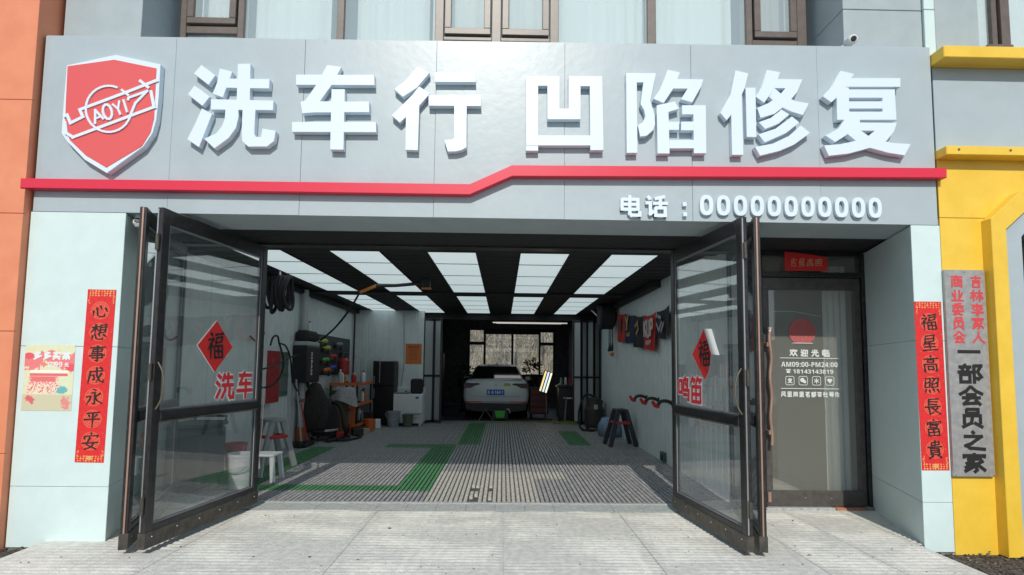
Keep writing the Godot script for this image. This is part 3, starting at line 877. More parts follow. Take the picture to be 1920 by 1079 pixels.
# ---------------------------------------------------------------- wall and windows above the fascia
func upper_wall() -> void:
	var b := thing("upper_storey", "grey upper storey with a wide recessed brown window row", "building", Vector3(0, 3.9, -0.6))
	# panels left and right of the recess
	var p := [[-3.72, -3.075, 3.9, 5.05], [-3.72, -3.075, 5.05, 6.6], [2.905, 3.595, 3.9, 4.47], [2.905, 3.595, 4.47, 6.6], [3.6, 3.695, 3.9, 4.47], [3.6, 3.695, 4.47, 6.6]]
	for i in p.size():
		var q: Array = p[i]
		wpart(b, "wall_panel", mspan(Vector3(q[0], q[2] + 0.003, -0.55), Vector3(q[1] - 0.004, q[3] - 0.003, -0.15 + (0.02 if i > 3 else 0.0)), 0.003), M.grey_wall if i < 4 else M.white_panel)
	wpart(b, "head", mspan(Vector3(-3.72, 6.2, -1.2), Vector3(3.69, 6.6, -0.16)), M.grey_wall)
	wpart(b, "return", mspan(Vector3(-3.12, 3.9, -1.2), Vector3(-3.078, 6.2, -0.552)), M.grey_wall)
	wpart(b, "return", mspan(Vector3(2.91, 3.9, -1.2), Vector3(2.95, 6.2, -0.552)), M.grey_wall)
	wpart(b, "sill_slab", mspan(Vector3(-3.72, 3.6, -1.2), Vector3(3.69, 3.9, -0.502)), M.grey_wall)
	wpart(b, "back_wall", mspan(Vector3(-3.72, 2.8, -2.4), Vector3(3.69, 6.6, -2.3)), mat("room_wall", [0.35, 0.36, 0.36], 0.8))
	wpart(b, "room_side", mspan(Vector3(-3.72, 3.9, -2.3), Vector3(-3.6, 6.6, -1.2)), M.room_wall)
	wpart(b, "room_side", mspan(Vector3(3.57, 3.9, -2.3), Vector3(3.69, 6.6, -1.2)), M.room_wall)
	wpart(b, "roof", mspan(Vector3(-3.72, 6.602, -16.0), Vector3(3.69, 6.8, -0.15)), M.grey_wall)
	var z := -0.6
	var win := wpart(b, "window_row", mspan(Vector3(-3.05, 3.902, z - 0.04), Vector3(2.88, 4.0, z + 0.04), 0.004), M.frame_brown)
	var posts := [[-3.02, -2.965], [-2.495, -2.437], [-1.58, -1.515], [-0.67, -0.59], [-0.14, -0.055], [0.405, 0.485], [1.32, 1.402], [2.255, 2.315], [2.74, 2.83]]
	for q in posts:
		wpart(win, "post", mspan(Vector3(q[0], 4.0, z - 0.035), Vector3(q[1], 6.15, z + 0.035), 0.004), M.frame_brown)
	for q in [[-2.965, -2.495, 4.40, 4.47], [-0.59, -0.14, 4.385, 4.42], [-0.055, 0.405, 4.385, 4.42], [2.315, 2.74, 4.385, 4.45]]:
		wpart(win, "rail", mspan(Vector3(q[0], q[2], z - 0.03), Vector3(q[1], q[3], z + 0.03), 0.004), M.frame_brown)
		var sa := sft()
		var y0: float = q[3] + 0.012
		var x0: float = q[0] + 0.012
		var x1: float = q[1] - 0.012
		span(sa, Vector3(x0, y0, z), Vector3(x1, y0 + 0.06, z + 0.055), 0.004)
		span(sa, Vector3(x0, y0 + 0.06, z), Vector3(x0 + 0.06, 6.05, z + 0.055), 0.004)
		span(sa, Vector3(x1 - 0.06, y0 + 0.06, z), Vector3(x1, 6.05, z + 0.055), 0.004)
		span(sa, Vector3(x0, 6.05, z), Vector3(x1, 6.11, z + 0.055), 0.004)
		var sash := wpart(win, "sash", fin(sa), M.frame_brown)
		wpart(sash, "pane", mspan(Vector3(x0 + 0.055, y0 + 0.055, z + 0.02), Vector3(x1 - 0.055, 6.055, z + 0.026)), M.window_pane)
		wpart(win, "pane", mspan(Vector3(q[0], 4.0, z - 0.003), Vector3(q[1], q[2], z + 0.003)), M.window_pane)
	for q in [[-2.437, -1.58], [-1.515, -0.67], [0.485, 1.32], [1.402, 2.255]]:
		wpart(win, "pane", mspan(Vector3(q[0], 4.0, z - 0.003), Vector3(q[1], 6.15, z + 0.003)), M.window_pane)
	# curtains hanging behind the panes
	var cur := [[-2.95, -2.5, "pleated pale curtain behind the casement next to the orange building"], [-2.42, -1.7, "pale curtain in the pane beside the orange building's casement"], [-1.45, -0.75, "pale curtain in the pane beside the middle double casement, shield side"], [-0.72, 0.5, "wide pale curtain behind the middle double casement"], [0.5, 1.34, "pale curtain in the pane beside the middle double casement, camera side"], [1.42, 2.2, "pale curtain in the pane before the casement nearest the bullet camera"], [2.3, 2.76, "beige blind behind the casement nearest the bullet camera"]]
	for q in cur:
		var st := sft()
		st.set_smooth_group(0)
		var cols := int((q[1] - q[0]) / 0.0125)
		var pts := []
		for i in cols + 1:
			var x := lerpf(q[0], q[1], float(i) / cols)
			pts.append(Vector2(x, z - 0.17 + 0.011 * sin(x * 47.0 + 2.5 * sin(x * 5.0)) + 0.014 * sin(x * 13.0)))
		for i in cols:
			quad(st, Vector3(pts[i].x, 3.92, pts[i].y), Vector3(pts[i + 1].x, 3.92, pts[i + 1].y), Vector3(pts[i + 1].x, 6.1, pts[i + 1].y), Vector3(pts[i].x, 6.1, pts[i].y), Vector3(pts[i].x, 5, -4))
		one("curtain", q[2], "curtain", fin(st), M.curtain if q[0] < 2.25 else mat("blind_beige", [0.42, 0.40, 0.34], 0.9), Vector3.ZERO, 0.0, "curtains behind the upper windows")
	# surveillance camera on top of the fascia
	var c := thing("security_camera", "white bullet camera on top of the grey fascia", "camera", Vector3(2.92, 4.035, -0.12))
	part(c, "foot", mlathe([Vector2(0, 0.012), Vector2(0.035, 0.012), Vector2(0.035, 0), Vector2(0, 0)], 14), M.white)
	part(c, "arm", mtube([Vector3(0, 0.01, 0), Vector3(0, 0.05, 0), Vector3(0.0, 0.085, 0.01)], 0.014, 8), M.white)
	var cb := sft()
	lathe(cb, [Vector2(0, -0.07), Vector2(0.034, -0.07), Vector2(0.038, -0.06), Vector2(0.038, 0.06), Vector2(0.03, 0.075), Vector2(0.0, 0.075)], Vector3(0.0, 0.11, 0.03), 14, Basis(Vector3.RIGHT, 1.9) * Basis(Vector3.BACK, 0.25))
	part(c, "body", fin(cb), M.white)
	var cl := sft()
	lathe(cl, [Vector2(0, 0.079), Vector2(0.022, 0.079), Vector2(0.024, 0.072)], Vector3(0.0, 0.11, 0.03), 12, Basis(Vector3.RIGHT, 1.9) * Basis(Vector3.BACK, 0.25))
	part(c, "lens", fin(cl), M.black)
	part(c, "wire", mtube(curve([Vector3(-0.01, 0.1, -0.01), Vector3(-0.06, 0.08, 0), Vector3(-0.1, 0.03, 0.02), Vector3(-0.12, -0.02, 0.05)]), 0.004, 5), M.white)
	var d := thing("security_camera", "white dome camera under the fascia by the wide pier", "camera", Vector3(-2.955, 2.545, -0.09))
	part(d, "mount", mlathe([Vector2(0, 0), Vector2(0.028, 0), Vector2(0.03, -0.035), Vector2(0, -0.035)], 14), M.white)
	var ds := sft()
	lathe(ds, [Vector2(0, 0.042), Vector2(0.025, 0.036), Vector2(0.042, 0.012), Vector2(0.042, -0.012), Vector2(0.025, -0.036), Vector2(0, -0.042)], Vector3(0, -0.06, 0), 16)
	part(d, "dome", fin(ds), M.white)
	var dl := sft()
	lathe(dl, [Vector2(0, 0.044), Vector2(0.018, 0.042), Vector2(0.028, 0.03)], Vector3(0, -0.06, 0), 12, Basis(Vector3.BACK, -0.9) * Basis(Vector3.RIGHT, 1.2))
	part(d, "lens", fin(dl), M.black)

# ---------------------------------------------------------------- the buildings on both sides
func neighbours() -> void:
	var o := thing("orange_building", "orange clad building front beside the wide white pier", "building", Vector3(-4.7, -0.07, 0.0))
	var ys := [-0.07, 0.66, 1.585, 2.505, 3.42, 4.34, 5.3]
	for i in ys.size() - 1:
		for j in 2:
			var x1 := -3.748 if j == 0 else -4.75
			var x0 := -4.745 if j == 0 else -5.8
			wpart(o, "panel", mspan(Vector3(x0, ys[i] + 0.002, 0.03), Vector3(x1, ys[i + 1] - 0.002, 0.06), 0.002), M.orange_panel)
	wpart(o, "side_cladding", mspan(Vector3(-3.78, -0.07, -0.4), Vector3(-3.75, 5.3, 0.045)), M.orange_panel)
	wpart(o, "core", mspan(Vector3(-5.8, -0.07, -0.4), Vector3(-3.79, 5.3, 0.028)), mat("joint_dark", [0.12, 0.04, 0.025], 0.8))
	var y := thing("yellow_shop_front", "yellow shop front with grey blank sign and angular portal", "building", Vector3(4.8, -0.07, 0.0))
	wpart(y, "wall_panel", mspan(Vector3(3.54, -0.07, -0.02), Vector3(3.92, 1.36, 0.0), 0.002), M.yellow_panel)
	wpart(y, "wall_panel", mspan(Vector3(3.54, 1.364, -0.02), Vector3(3.92, 2.6, 0.0), 0.002), M.yellow_panel)
	wpart(y, "wall_panel", mspan(Vector3(3.54, 2.604, -0.02), Vector3(6.2, 3.09, 0.0), 0.002), M.yellow_panel)
	wpart(y, "core", mspan(Vector3(3.72, -0.07, -1.0), Vector3(3.9, 3.06, -0.022)), mat("joint_yellow", [0.3, 0.18, 0.02], 0.8))
	wpart(y, "core", mspan(Vector3(3.9, 2.62, -1.0), Vector3(6.2, 3.09, -0.022)), M.joint_yellow)
	wpart(y, "blank_sign", mspan(Vector3(3.555, 3.16, -0.2), Vector3(6.2, 3.885, -0.02), 0.003), M.grey_panel)
	for q in [[3.885, 3.985, 0.13], [3.085, 3.16, 0.11]]:
		wpart(y, "beam", mspan(Vector3(3.532, q[0], -0.2), Vector3(6.2, q[1], q[2]), 0.006), M.yellow_panel)
	var bs := sft()
	for i in 4:
		lathe(bs, [Vector2(0, 0.004), Vector2(0.009, 0.003), Vector2(0.01, 0)], Vector3(3.63 + i * 0.42, 3.128, 0.112), 8, Basis(Vector3.RIGHT, PI / 2))
	wpart(y, "screw", fin(bs), M.frame_brown)
	# angular portal: yellow frame standing proud, grey lining, dark door behind
	wpart(y, "portal", mprism(poly2([3880, -60, 3880, 2575, 4130, 2800, 6200, 2800, 6200, 2660, 4190, 2660, 4000, 2490, 4000, -60]), 0.001, 0.09, 0.004), M.yellow_panel)
	wpart(y, "portal_lining", mprism(poly2([4002, -60, 4002, 2489, 4191, 2658, 6200, 2658, 6200, 2560, 4260, 2560, 4160, 2440, 4160, -60]), -0.6, 0.05, 0.003), M.grey_panel)
	wpart(y, "door", mspan(Vector3(4.16, -0.06, -0.6), Vector3(6.2, 2.56, -0.55)), M.frame_brown)
	# its upper storey
	wpart(y, "upper_wall", mspan(Vector3(3.7, 3.9, -0.5), Vector3(4.08, 6.5, -0.14), 0.003), M.grey_wall)
	wpart(y, "upper_wall", mspan(Vector3(4.08, 3.6, -0.5), Vector3(6.2, 4.1, -0.2), 0.003), M.grey_wall)
	var uf := wpart(y, "window_frame", mspan(Vector3(4.1, 4.06, -0.2), Vector3(4.32, 4.14, -0.08), 0.003), M.frame_brown)
	wpart(uf, "post", mspan(Vector3(4.2, 4.14, -0.2), Vector3(4.245, 6.3, -0.14), 0.003), M.frame_brown)
	wpart(uf, "post", mspan(Vector3(4.262, 4.14, -0.2), Vector3(4.34, 6.3, -0.12), 0.003), M.frame_brown)
	wpart(uf, "pane", mspan(Vector3(4.08, 4.14, -0.19), Vector3(4.2, 6.3, -0.18)), M.window_pane)
	wpart(uf, "pane", mspan(Vector3(4.34, 4.1, -0.19), Vector3(6.2, 6.3, -0.18)), M.window_pane)
	wpart(y, "room_wall", mspan(Vector3(4.08, 4.1, -0.9), Vector3(6.2, 6.5, -0.8)), M.curtain)
	# metal plaque on the yellow wall
	var p := thing("metal_plaque", "tall brushed metal plaque with red and black characters on yellow wall", "plaque", Vector3(3.697, 0.535, 0.0))
	part(p, "plate", mspan(Vector3(-0.165, 0, 0.003), Vector3(0.165, 1.635, 0.03), 0.004), M.brushed)
	for col in 2:
		var red := sft()
		for i in 5:
			glyph(red, ["吉林李家人", "商业委员会"][col][i], 0.035 - col * 0.157, 1.59 - i * 0.112, 0.105, 0.1, 0.0145, 0.0315)
		part(p, "red_writing", fin(red), mat("plaque_red", [0.62, 0.06, 0.065], 0.5))
	var blk := sft()
	for i in 6:
		glyph(blk, "一部会员之家"[i], -0.098, 1.055 - i * 0.174, 0.2, 0.155, 0.027, 0.0315)
	part(p, "black_writing", fin(blk), M.ink)
	var sc := sft()
	for q in [[-0.15, 0.015], [0.15, 0.015], [0, 1.62]]:
		lathe(sc, [Vector2(0, 0.004), Vector2(0.006, 0.003), Vector2(0.007, 0)], Vector3(q[0], q[1], 0.031), 8, Basis(Vector3.RIGHT, PI / 2))
	part(p, "screw", fin(sc), M.steel)

# ---------------------------------------------------------------- the hall behind the doors
# one corrugated cladding panel lying in x (0..w) and y (0..h), facing +z
func clad_panel(w: float, h: float, ribs: int) -> ArrayMesh:
	var st := sft()
	var prof := [Vector2(0, 0.0)]
	for i in ribs:
		var a := w * i / ribs
		var b := w * (i + 1) / ribs
		prof.append(Vector2(a + 0.006, 0.006))
		prof.append(Vector2(b - 0.022, 0.006))
		prof.append(Vector2(b - 0.014, 0.0))
		prof.append(Vector2(b - 0.004, 0.0))
	prof.append(Vector2(w, -0.004))
	st.set_smooth_group(-1)
	for i in prof.size() - 1:
		var p: Vector2 = prof[i]
		var q: Vector2 = prof[i + 1]
		quad(st, Vector3(p.x, 0, p.y), Vector3(q.x, 0, q.y), Vector3(q.x, h, q.y), Vector3(p.x, h, p.y), Vector3(p.x, h * 0.5, -5))
	return fin(st)

func hall_shell() -> void:
	var b := thing("wash_hall", "long dark hall of white ribbed walls behind the open glass doors", "building", Vector3(0, 0, -8.0))
	wpart(b, "core_wall", mspan(Vector3(X_LEFT - 0.25, -0.06, -15.2), Vector3(X_LEFT - 0.008, 3.2, -1.16)), M.grey)
	wpart(b, "core_wall", mspan(Vector3(X_RIGHT + 0.008, -0.06, -15.2), Vector3(X_RIGHT + 0.1, 3.2, -1.2)), M.grey)
	var pan := clad_panel(1.03, Y_CEIL, 7)
	for i in 7:
		part(b, "wall_panel", pan, M.wall_white, Vector3(X_LEFT, 0, -1.17 - i * 1.03 + 8.0), Vector3(0, PI / 2, 0))
		part(b, "wall_panel", pan, M.wall_white, Vector3(X_RIGHT, 0, -1.17 - (i + 1) * 1.03 + 8.0), Vector3(0, -PI / 2, 0))
	# partition on the left, with the doorway to the rear room beside it
	wpart(b, "partition", mspan(Vector3(X_LEFT, 0, -8.5), Vector3(-1.87, Y_CEIL, -8.41)), M.grey)
	var pb := clad_panel(0.815, Y_CEIL, 5)
	for i in 2:
		part(b, "wall_panel", pb, M.wall_white, Vector3(X_LEFT + i * 0.815, 0, -8.4 + 8.0))
	# hall ceiling: black slats, and the slab above it
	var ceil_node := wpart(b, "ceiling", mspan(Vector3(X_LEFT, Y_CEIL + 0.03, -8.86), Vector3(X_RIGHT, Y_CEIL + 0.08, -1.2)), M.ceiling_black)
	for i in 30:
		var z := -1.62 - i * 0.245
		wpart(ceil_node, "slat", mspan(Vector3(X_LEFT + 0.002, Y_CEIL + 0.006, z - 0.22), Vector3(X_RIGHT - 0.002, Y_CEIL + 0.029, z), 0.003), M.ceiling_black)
	wpart(b, "slab", mspan(Vector3(-3.72, 3.2, -15.2), Vector3(3.69, 3.5, -0.52)), M.grey)
	wpart(b, "slab_edge", mspan(Vector3(-3.72, 2.642, -1.19), Vector3(3.69, 3.2, -0.55)), M.grey)
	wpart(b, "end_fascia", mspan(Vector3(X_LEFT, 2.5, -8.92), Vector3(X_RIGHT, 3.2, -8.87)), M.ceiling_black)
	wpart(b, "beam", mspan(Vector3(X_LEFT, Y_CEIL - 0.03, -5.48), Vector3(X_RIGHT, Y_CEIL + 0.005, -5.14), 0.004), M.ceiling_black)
	wpart(b, "cornice", mspan(Vector3(X_RIGHT - 0.12, Y_CEIL - 0.1, -8.4), Vector3(X_RIGHT - 0.008, Y_CEIL, -3.6), 0.004), M.ceiling_black)
	wpart(b, "cornice", mspan(Vector3(X_LEFT + 0.008, Y_CEIL - 0.09, -8.4), Vector3(X_LEFT + 0.1, Y_CEIL, -1.25), 0.004), M.ceiling_black)
	# door surround
	wpart(b, "door_head", mspan(Vector3(-3.39, 2.535, -1.19), Vector3(2.56, 2.6, -1.06), 0.004), M.door_black)
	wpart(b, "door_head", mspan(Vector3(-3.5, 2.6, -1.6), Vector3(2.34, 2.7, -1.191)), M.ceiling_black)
	wpart(b, "door_jamb", mspan(Vector3(-3.62, -0.05, -1.3), Vector3(-3.385, 2.6, -1.152)), M.white_panel)
	wpart(b, "door_jamb", mspan(Vector3(2.33, -0.02, -1.19), Vector3(2.55, 2.535, -1.06), 0.004), M.door_black)
	# the rear room
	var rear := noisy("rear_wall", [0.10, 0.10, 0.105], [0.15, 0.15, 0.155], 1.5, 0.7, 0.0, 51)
	var rp := clad_panel(1.0, 3.1, 5)
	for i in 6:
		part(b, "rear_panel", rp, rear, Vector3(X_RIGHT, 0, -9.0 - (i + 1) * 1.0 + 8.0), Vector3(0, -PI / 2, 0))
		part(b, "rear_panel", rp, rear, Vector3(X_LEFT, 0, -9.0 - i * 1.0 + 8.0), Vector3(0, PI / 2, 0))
	# back wall with the window opening (x -1.25..1.87, y 1.0..2.7)
	for q in [[X_LEFT, -1.25, 0.0, 3.2], [1.87, X_RIGHT, 0.0, 3.2], [-1.25, 1.87, 0.0, 1.0], [-1.25, 1.87, 2.72, 3.2]]:
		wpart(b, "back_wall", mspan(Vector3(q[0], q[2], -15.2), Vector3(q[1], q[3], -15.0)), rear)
	# folding inner doors either side of the opening to the rear room
	var fl := thing("folding_door", "black framed folding door with pale panels next to the white partition", "door", Vector3(-1.65, 0, -8.45))
	inner_fold(fl, [[-1.865, -1.66, -8.43, -8.62], [-1.64, -1.46, -8.62, -8.43]])
	var fr := thing("folding_door", "black framed folding door stacked against the ribbed wall", "door", Vector3(2.0, 0, -8.45))
	inner_fold(fr, [[1.70, 1.86, -8.60, -8.43], [1.87, 2.02, -8.43, -8.60], [2.03, 2.16, -8.60, -8.43], [2.17, 2.33, -8.43, -8.60]])

func inner_fold(t: Node3D, leaves: Array) -> void:
	for q in leaves:
		var a := Vector3(q[0], 0, q[2])
		var b := Vector3(q[1], 0, q[3])
		var d := (b - a).normalized()
		var st := sft()
		for e in [a, b]:
			bar(st, e + Vector3(0, 0.02, 0), e + Vector3(0, 2.5, 0), 0.045, 0.045, 0.003)
		for y in [0.05, 1.12, 2.46]:
			bar(st, a + Vector3(0, y, 0) + d * 0.02, b + Vector3(0, y, 0) - d * 0.02, 0.05, 0.035, 0.003)
		var f := wpart(t, "frame", fin(st), M.door_black)
		var ps := sft()
		for y in [[0.08, 1.095], [1.145, 2.43]]:
			quad(ps, a + Vector3(0, y[0], 0), b + Vector3(0, y[0], 0), b + Vector3(0, y[1], 0), a + Vector3(0, y[1], 0), Vector3(0, 1, -30))
		wpart(f, "panel", fin(ps), M.pale_grey)

# ---------------------------------------------------------------- ribbed plastic floor tiles
func tile_mesh(w: float, d: float, broken := 0) -> ArrayMesh:
	var st := sft()
	st.set_smooth_group(-1)
	var n := 8
	var p := w / n
	for i in n:
		var x0 := p * i + 0.0065
		var x1 := p * (i + 1) - 0.0065
		var z0 := 0.004
		var z1 := d - 0.004
		if broken > 0 and i in [1, 2, 5]:
			if broken == 3:
				continue
			z0 = d * [0, 0.55, 0.72, 0, 0, 0.45, 0][i] if broken == 1 else z0
			z1 = d * [0, 0.5, 0.3, 0, 0, 0.6, 0][i] if broken == 2 else z1
		var y := 0.012
		var c := Vector3((x0 + x1) * 0.5, -0.01, (z0 + z1) * 0.5)
		var t := [Vector3(x0 + 0.004, y, z0), Vector3(x1 - 0.004, y, z0), Vector3(x1 - 0.004, y, z1), Vector3(x0 + 0.004, y, z1)]
		var m := [Vector3(x0, y - 0.005, z0), Vector3(x1, y - 0.005, z0), Vector3(x1, y - 0.005, z1), Vector3(x0, y - 0.005, z1)]
		var g := [Vector3(x0, -0.017, z0), Vector3(x1, -0.017, z0), Vector3(x1, -0.017, z1), Vector3(x0, -0.017, z1)]
		quad(st, t[0], t[1], t[2], t[3], c)
		for e in 4:
			quad(st, t[e], t[(e + 1) % 4], m[(e + 1) % 4], m[e], c)
			quad(st, m[e], m[(e + 1) % 4], g[(e + 1) % 4], g[e], c)
	for k in (3 if broken == 0 else 0):
		var z := d * (k + 0.5) / 3.0
		quad(st, Vector3(0.002, -0.004, z - 0.008), Vector3(w - 0.002, -0.004, z - 0.008), Vector3(w - 0.002, -0.004, z + 0.008), Vector3(0.002, -0.004, z + 0.008), Vector3(w * 0.5, -1, z))
	return fin(st)

func floor_tiles() -> void:
	var fl := structure("floor", mspan(Vector3(X_LEFT, -0.2, -15.0), Vector3(X_RIGHT, -0.018, -1.2)), M.sub_floor)
	var cols := 15
	var rows := 20
	var w := (X_RIGHT - X_LEFT) / cols
	var edges := [-1.2, -1.66, -1.93]
	for i in 18:
		edges.append(-1.93 - 7.19 * (i + 1) / 18.0)
	var made := {}
	var wear := FastNoiseLite.new()
	wear.seed = 6
	wear.frequency = 0.16
	for r in rows:
		var d: float = edges[r] - edges[r + 1]
		for c in cols:
			var m: Material = M.tile_grey
			var green := (c == 6 and r >= 1 and r <= 9) or (r == 1 and c >= 1 and c <= 6) or (c == 1 and r >= 1 and r <= 8) or (r == 9 and c >= 4 and c <= 6) or (c == 7 and r >= 10 and r <= 18) or (c == 12 and r >= 10 and r <= 14)
			if green:
				m = M.tile_green
			elif r < 4 and c > 6 and c < 11 and wear.get_noise_2d(c * 1.0, r * 1.0) > -0.28:
				m = M.tile_pale  # cream mud dried on the ribs in the middle of the entrance
			var kind := 0
			if r == 1 and c == 8:
				kind = 3
			elif r == 0 and c == 8:
				kind = 2
			var key := "%d %.3f" % [kind, d]
			if not made.has(key):
				made[key] = tile_mesh(w, d, kind)
			part(fl, "floor_tile", made[key], m, Vector3(X_LEFT + c * w, 0, edges[r + 1]), Vector3.ZERO)
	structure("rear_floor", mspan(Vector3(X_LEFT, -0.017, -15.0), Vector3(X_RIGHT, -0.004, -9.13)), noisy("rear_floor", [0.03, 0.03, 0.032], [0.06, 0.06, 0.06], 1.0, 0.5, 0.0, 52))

# ---------------------------------------------------------------- light panels set into the ceiling
func lights() -> void:
	var glow := lamp("ceiling_glow", [0.80, 0.965, 1.0], 0.54)
	var strips := [[-3.10, -2.535], [-2.0, -1.415], [-0.885, -0.315], [0.18, 0.76], [1.225, 1.785]]
	var zs := [-1.64, -2.51, -3.39, -4.26, -5.13, -5.5, -6.33, -7.15, -7.97, -8.79]
	var proto: Node3D = null
	for s in strips:
		for i in 9:
			if i == 4:
				continue
			var dz: float = zs[i] - zs[i + 1]
			var w: float = s[1] - s[0]
			var t := thing("ceiling_light", "%s luminous panel from the doors in the strip %s" % [["first", "second", "third", "fourth", "", "fifth", "sixth", "seventh", "last"][i], ["along the pegboard wall", "next but one to the pegboard wall", "over the middle of the hall", "next but one to the towel wall", "along the towel wall"][strips.find(s)]], "ceiling light", Vector3((s[0] + s[1]) * 0.5, Y_CEIL, (zs[i] + zs[i + 1]) * 0.5), 0.0, "luminous panels in the black ceiling")
			var fs := sft()
			for q in [[-w / 2, -dz / 2, w / 2, -dz / 2 + 0.012], [-w / 2, dz / 2 - 0.012, w / 2, dz / 2], [-w / 2, -dz / 2 + 0.012, -w / 2 + 0.012, dz / 2 - 0.012], [w / 2 - 0.012, -dz / 2 + 0.012, w / 2, dz / 2 - 0.012]]:
				span(fs, Vector3(q[0], -0.008, q[1]), Vector3(q[2], 0.004, q[3]))
			part(t, "frame", fin(fs), M.ceiling_black)
			part(t, "diffuser", mspan(Vector3(-w / 2 + 0.012, -0.004, -dz / 2 + 0.012), Vector3(w / 2 - 0.012, 0.004, dz / 2 - 0.012)), glow)
			if i in [1, 3, 6, 8]:
				var l := AreaLight3D.new()
				l.name = "lamp"
				l.area_size = Vector2(w - 0.03, dz * 1.8)
				l.light_energy = 0.06
				l.light_color = Color(0.9, 0.98, 1.0)
				l.area_range = 9.0
				l.shadow_enabled = true
				t.add_child(l)
				l.position = Vector3(0, -0.012, dz * 0.5)
				l.rotation.x = -PI / 2
	proto = null

# ---------------------------------------------------------------- the folding glass doors, standing open
func leaf(label: String, a: Vector2, b: Vector2, side: float, group := "") -> Node3D:
	# a leaf from its street end a to its far end b (x, z); side = +1 when its face towards local +z is the one seen
	var d := b - a
	var w := d.length()
	var t := thing("glass_door_leaf", label, "door", Vector3(a.x, 0.04, a.y), atan2(-d.y, d.x), group)
	var k := M.door_black as Material
	part(t, "stile", mspan(Vector3(0, 0.11, -0.024), Vector3(0.075, 2.46, 0.024), 0.004), k)
	part(t, "stile", mspan(Vector3(w - 0.07, 0.11, -0.024), Vector3(w, 2.46, 0.024), 0.004), k)
	part(t, "top_rail", mspan(Vector3(0.076, 2.345, -0.022), Vector3(w - 0.071, 2.458, 0.022), 0.003), k)
	var mr := part(t, "middle_rail", mspan(Vector3(0.076, 0.895, -0.03), Vector3(w - 0.071, 0.97, 0.03), 0.006), k)
	part(mr, "ledge", mspan(Vector3(0.076, 0.882, -0.036), Vector3(w - 0.071, 0.894, 0.036), 0.003), M.kick_plate)
	part(t, "bottom_rail", mspan(Vector3(0.076, 0.11, -0.022), Vector3(w - 0.071, 0.155, 0.022), 0.004), k)
	var kp := part(t, "kick_plate", mspan(Vector3(-0.004, 0.0, -0.03), Vector3(w + 0.004, 0.112, 0.03), 0.003), M.kick_plate)
	for i in 6:
		var rv := sft()
		lathe(rv, [Vector2(0, 0.004), Vector2(0.005, 0.003), Vector2(0.0065, 0)], Vector3(0.06 + i * (w - 0.12) / 5.0, 0.075 + 0.006 * sin(i * 2.1), side * 0.0302), 7, Basis(Vector3.RIGHT, side * PI / 2))
		part(kp, "rivet", fin(rv), M.steel)
	part(t, "pane", _double(Vector3(0.073, 0.968, -0.007), Vector3(w - 0.068, 2.347, 0.007)), M.pane)
	part(t, "pane", _double(Vector3(0.073, 0.153, -0.007), Vector3(w - 0.068, 0.884, 0.007)), M.pane)
	var bead := sft()
	for q in [[0.158, 0.166], [2.336, 2.344], [0.972, 0.98]]:
		for sz in [-1, 1]:
			span(bead, Vector3(0.078, q[0], sz * 0.012 - 0.004), Vector3(w - 0.073, q[1], sz * 0.012 + 0.004))
	for x in [0.0785, w - 0.081]:
		for q in [[0.168, 0.88], [0.982, 2.334]]:
			for sz in [-1, 1]:
				span(bead, Vector3(x, q[0], sz * 0.012 - 0.004), Vector3(x + 0.008, q[1], sz * 0.012 + 0.004))
	part(t, "glazing_bead", fin(bead), M.grey).set_meta("kind", "stuff")
	return t

# two sheets with a gap; the second is added to strengthen reflections
func _double(a: Vector3, b: Vector3) -> ArrayMesh:
	var st := sft()
	span(st, a, Vector3(b.x, b.y, a.z + 0.004))
	span(st, Vector3(a.x, a.y, b.z - 0.004), b)
	return fin(st)

func sticker(t: Node3D, words: String, xs: Array, y: float, s: float, side: float) -> void:
	for layer in 2:
		var st := sft()
		for i in words.length():
			var x0: float = xs[i] if side > 0 else -xs[i]
			glyph(st, words[i], x0, y, s, s, s * (0.235 if layer == 0 else 0.135), 0.0082 + layer * 0.0022)
		part(t, "lettering_outline" if layer == 0 else "lettering", fin(st), M.print_white if layer == 0 else M.sticker_red, Vector3.ZERO, Vector3(0, 0.0 if side > 0 else PI, 0))

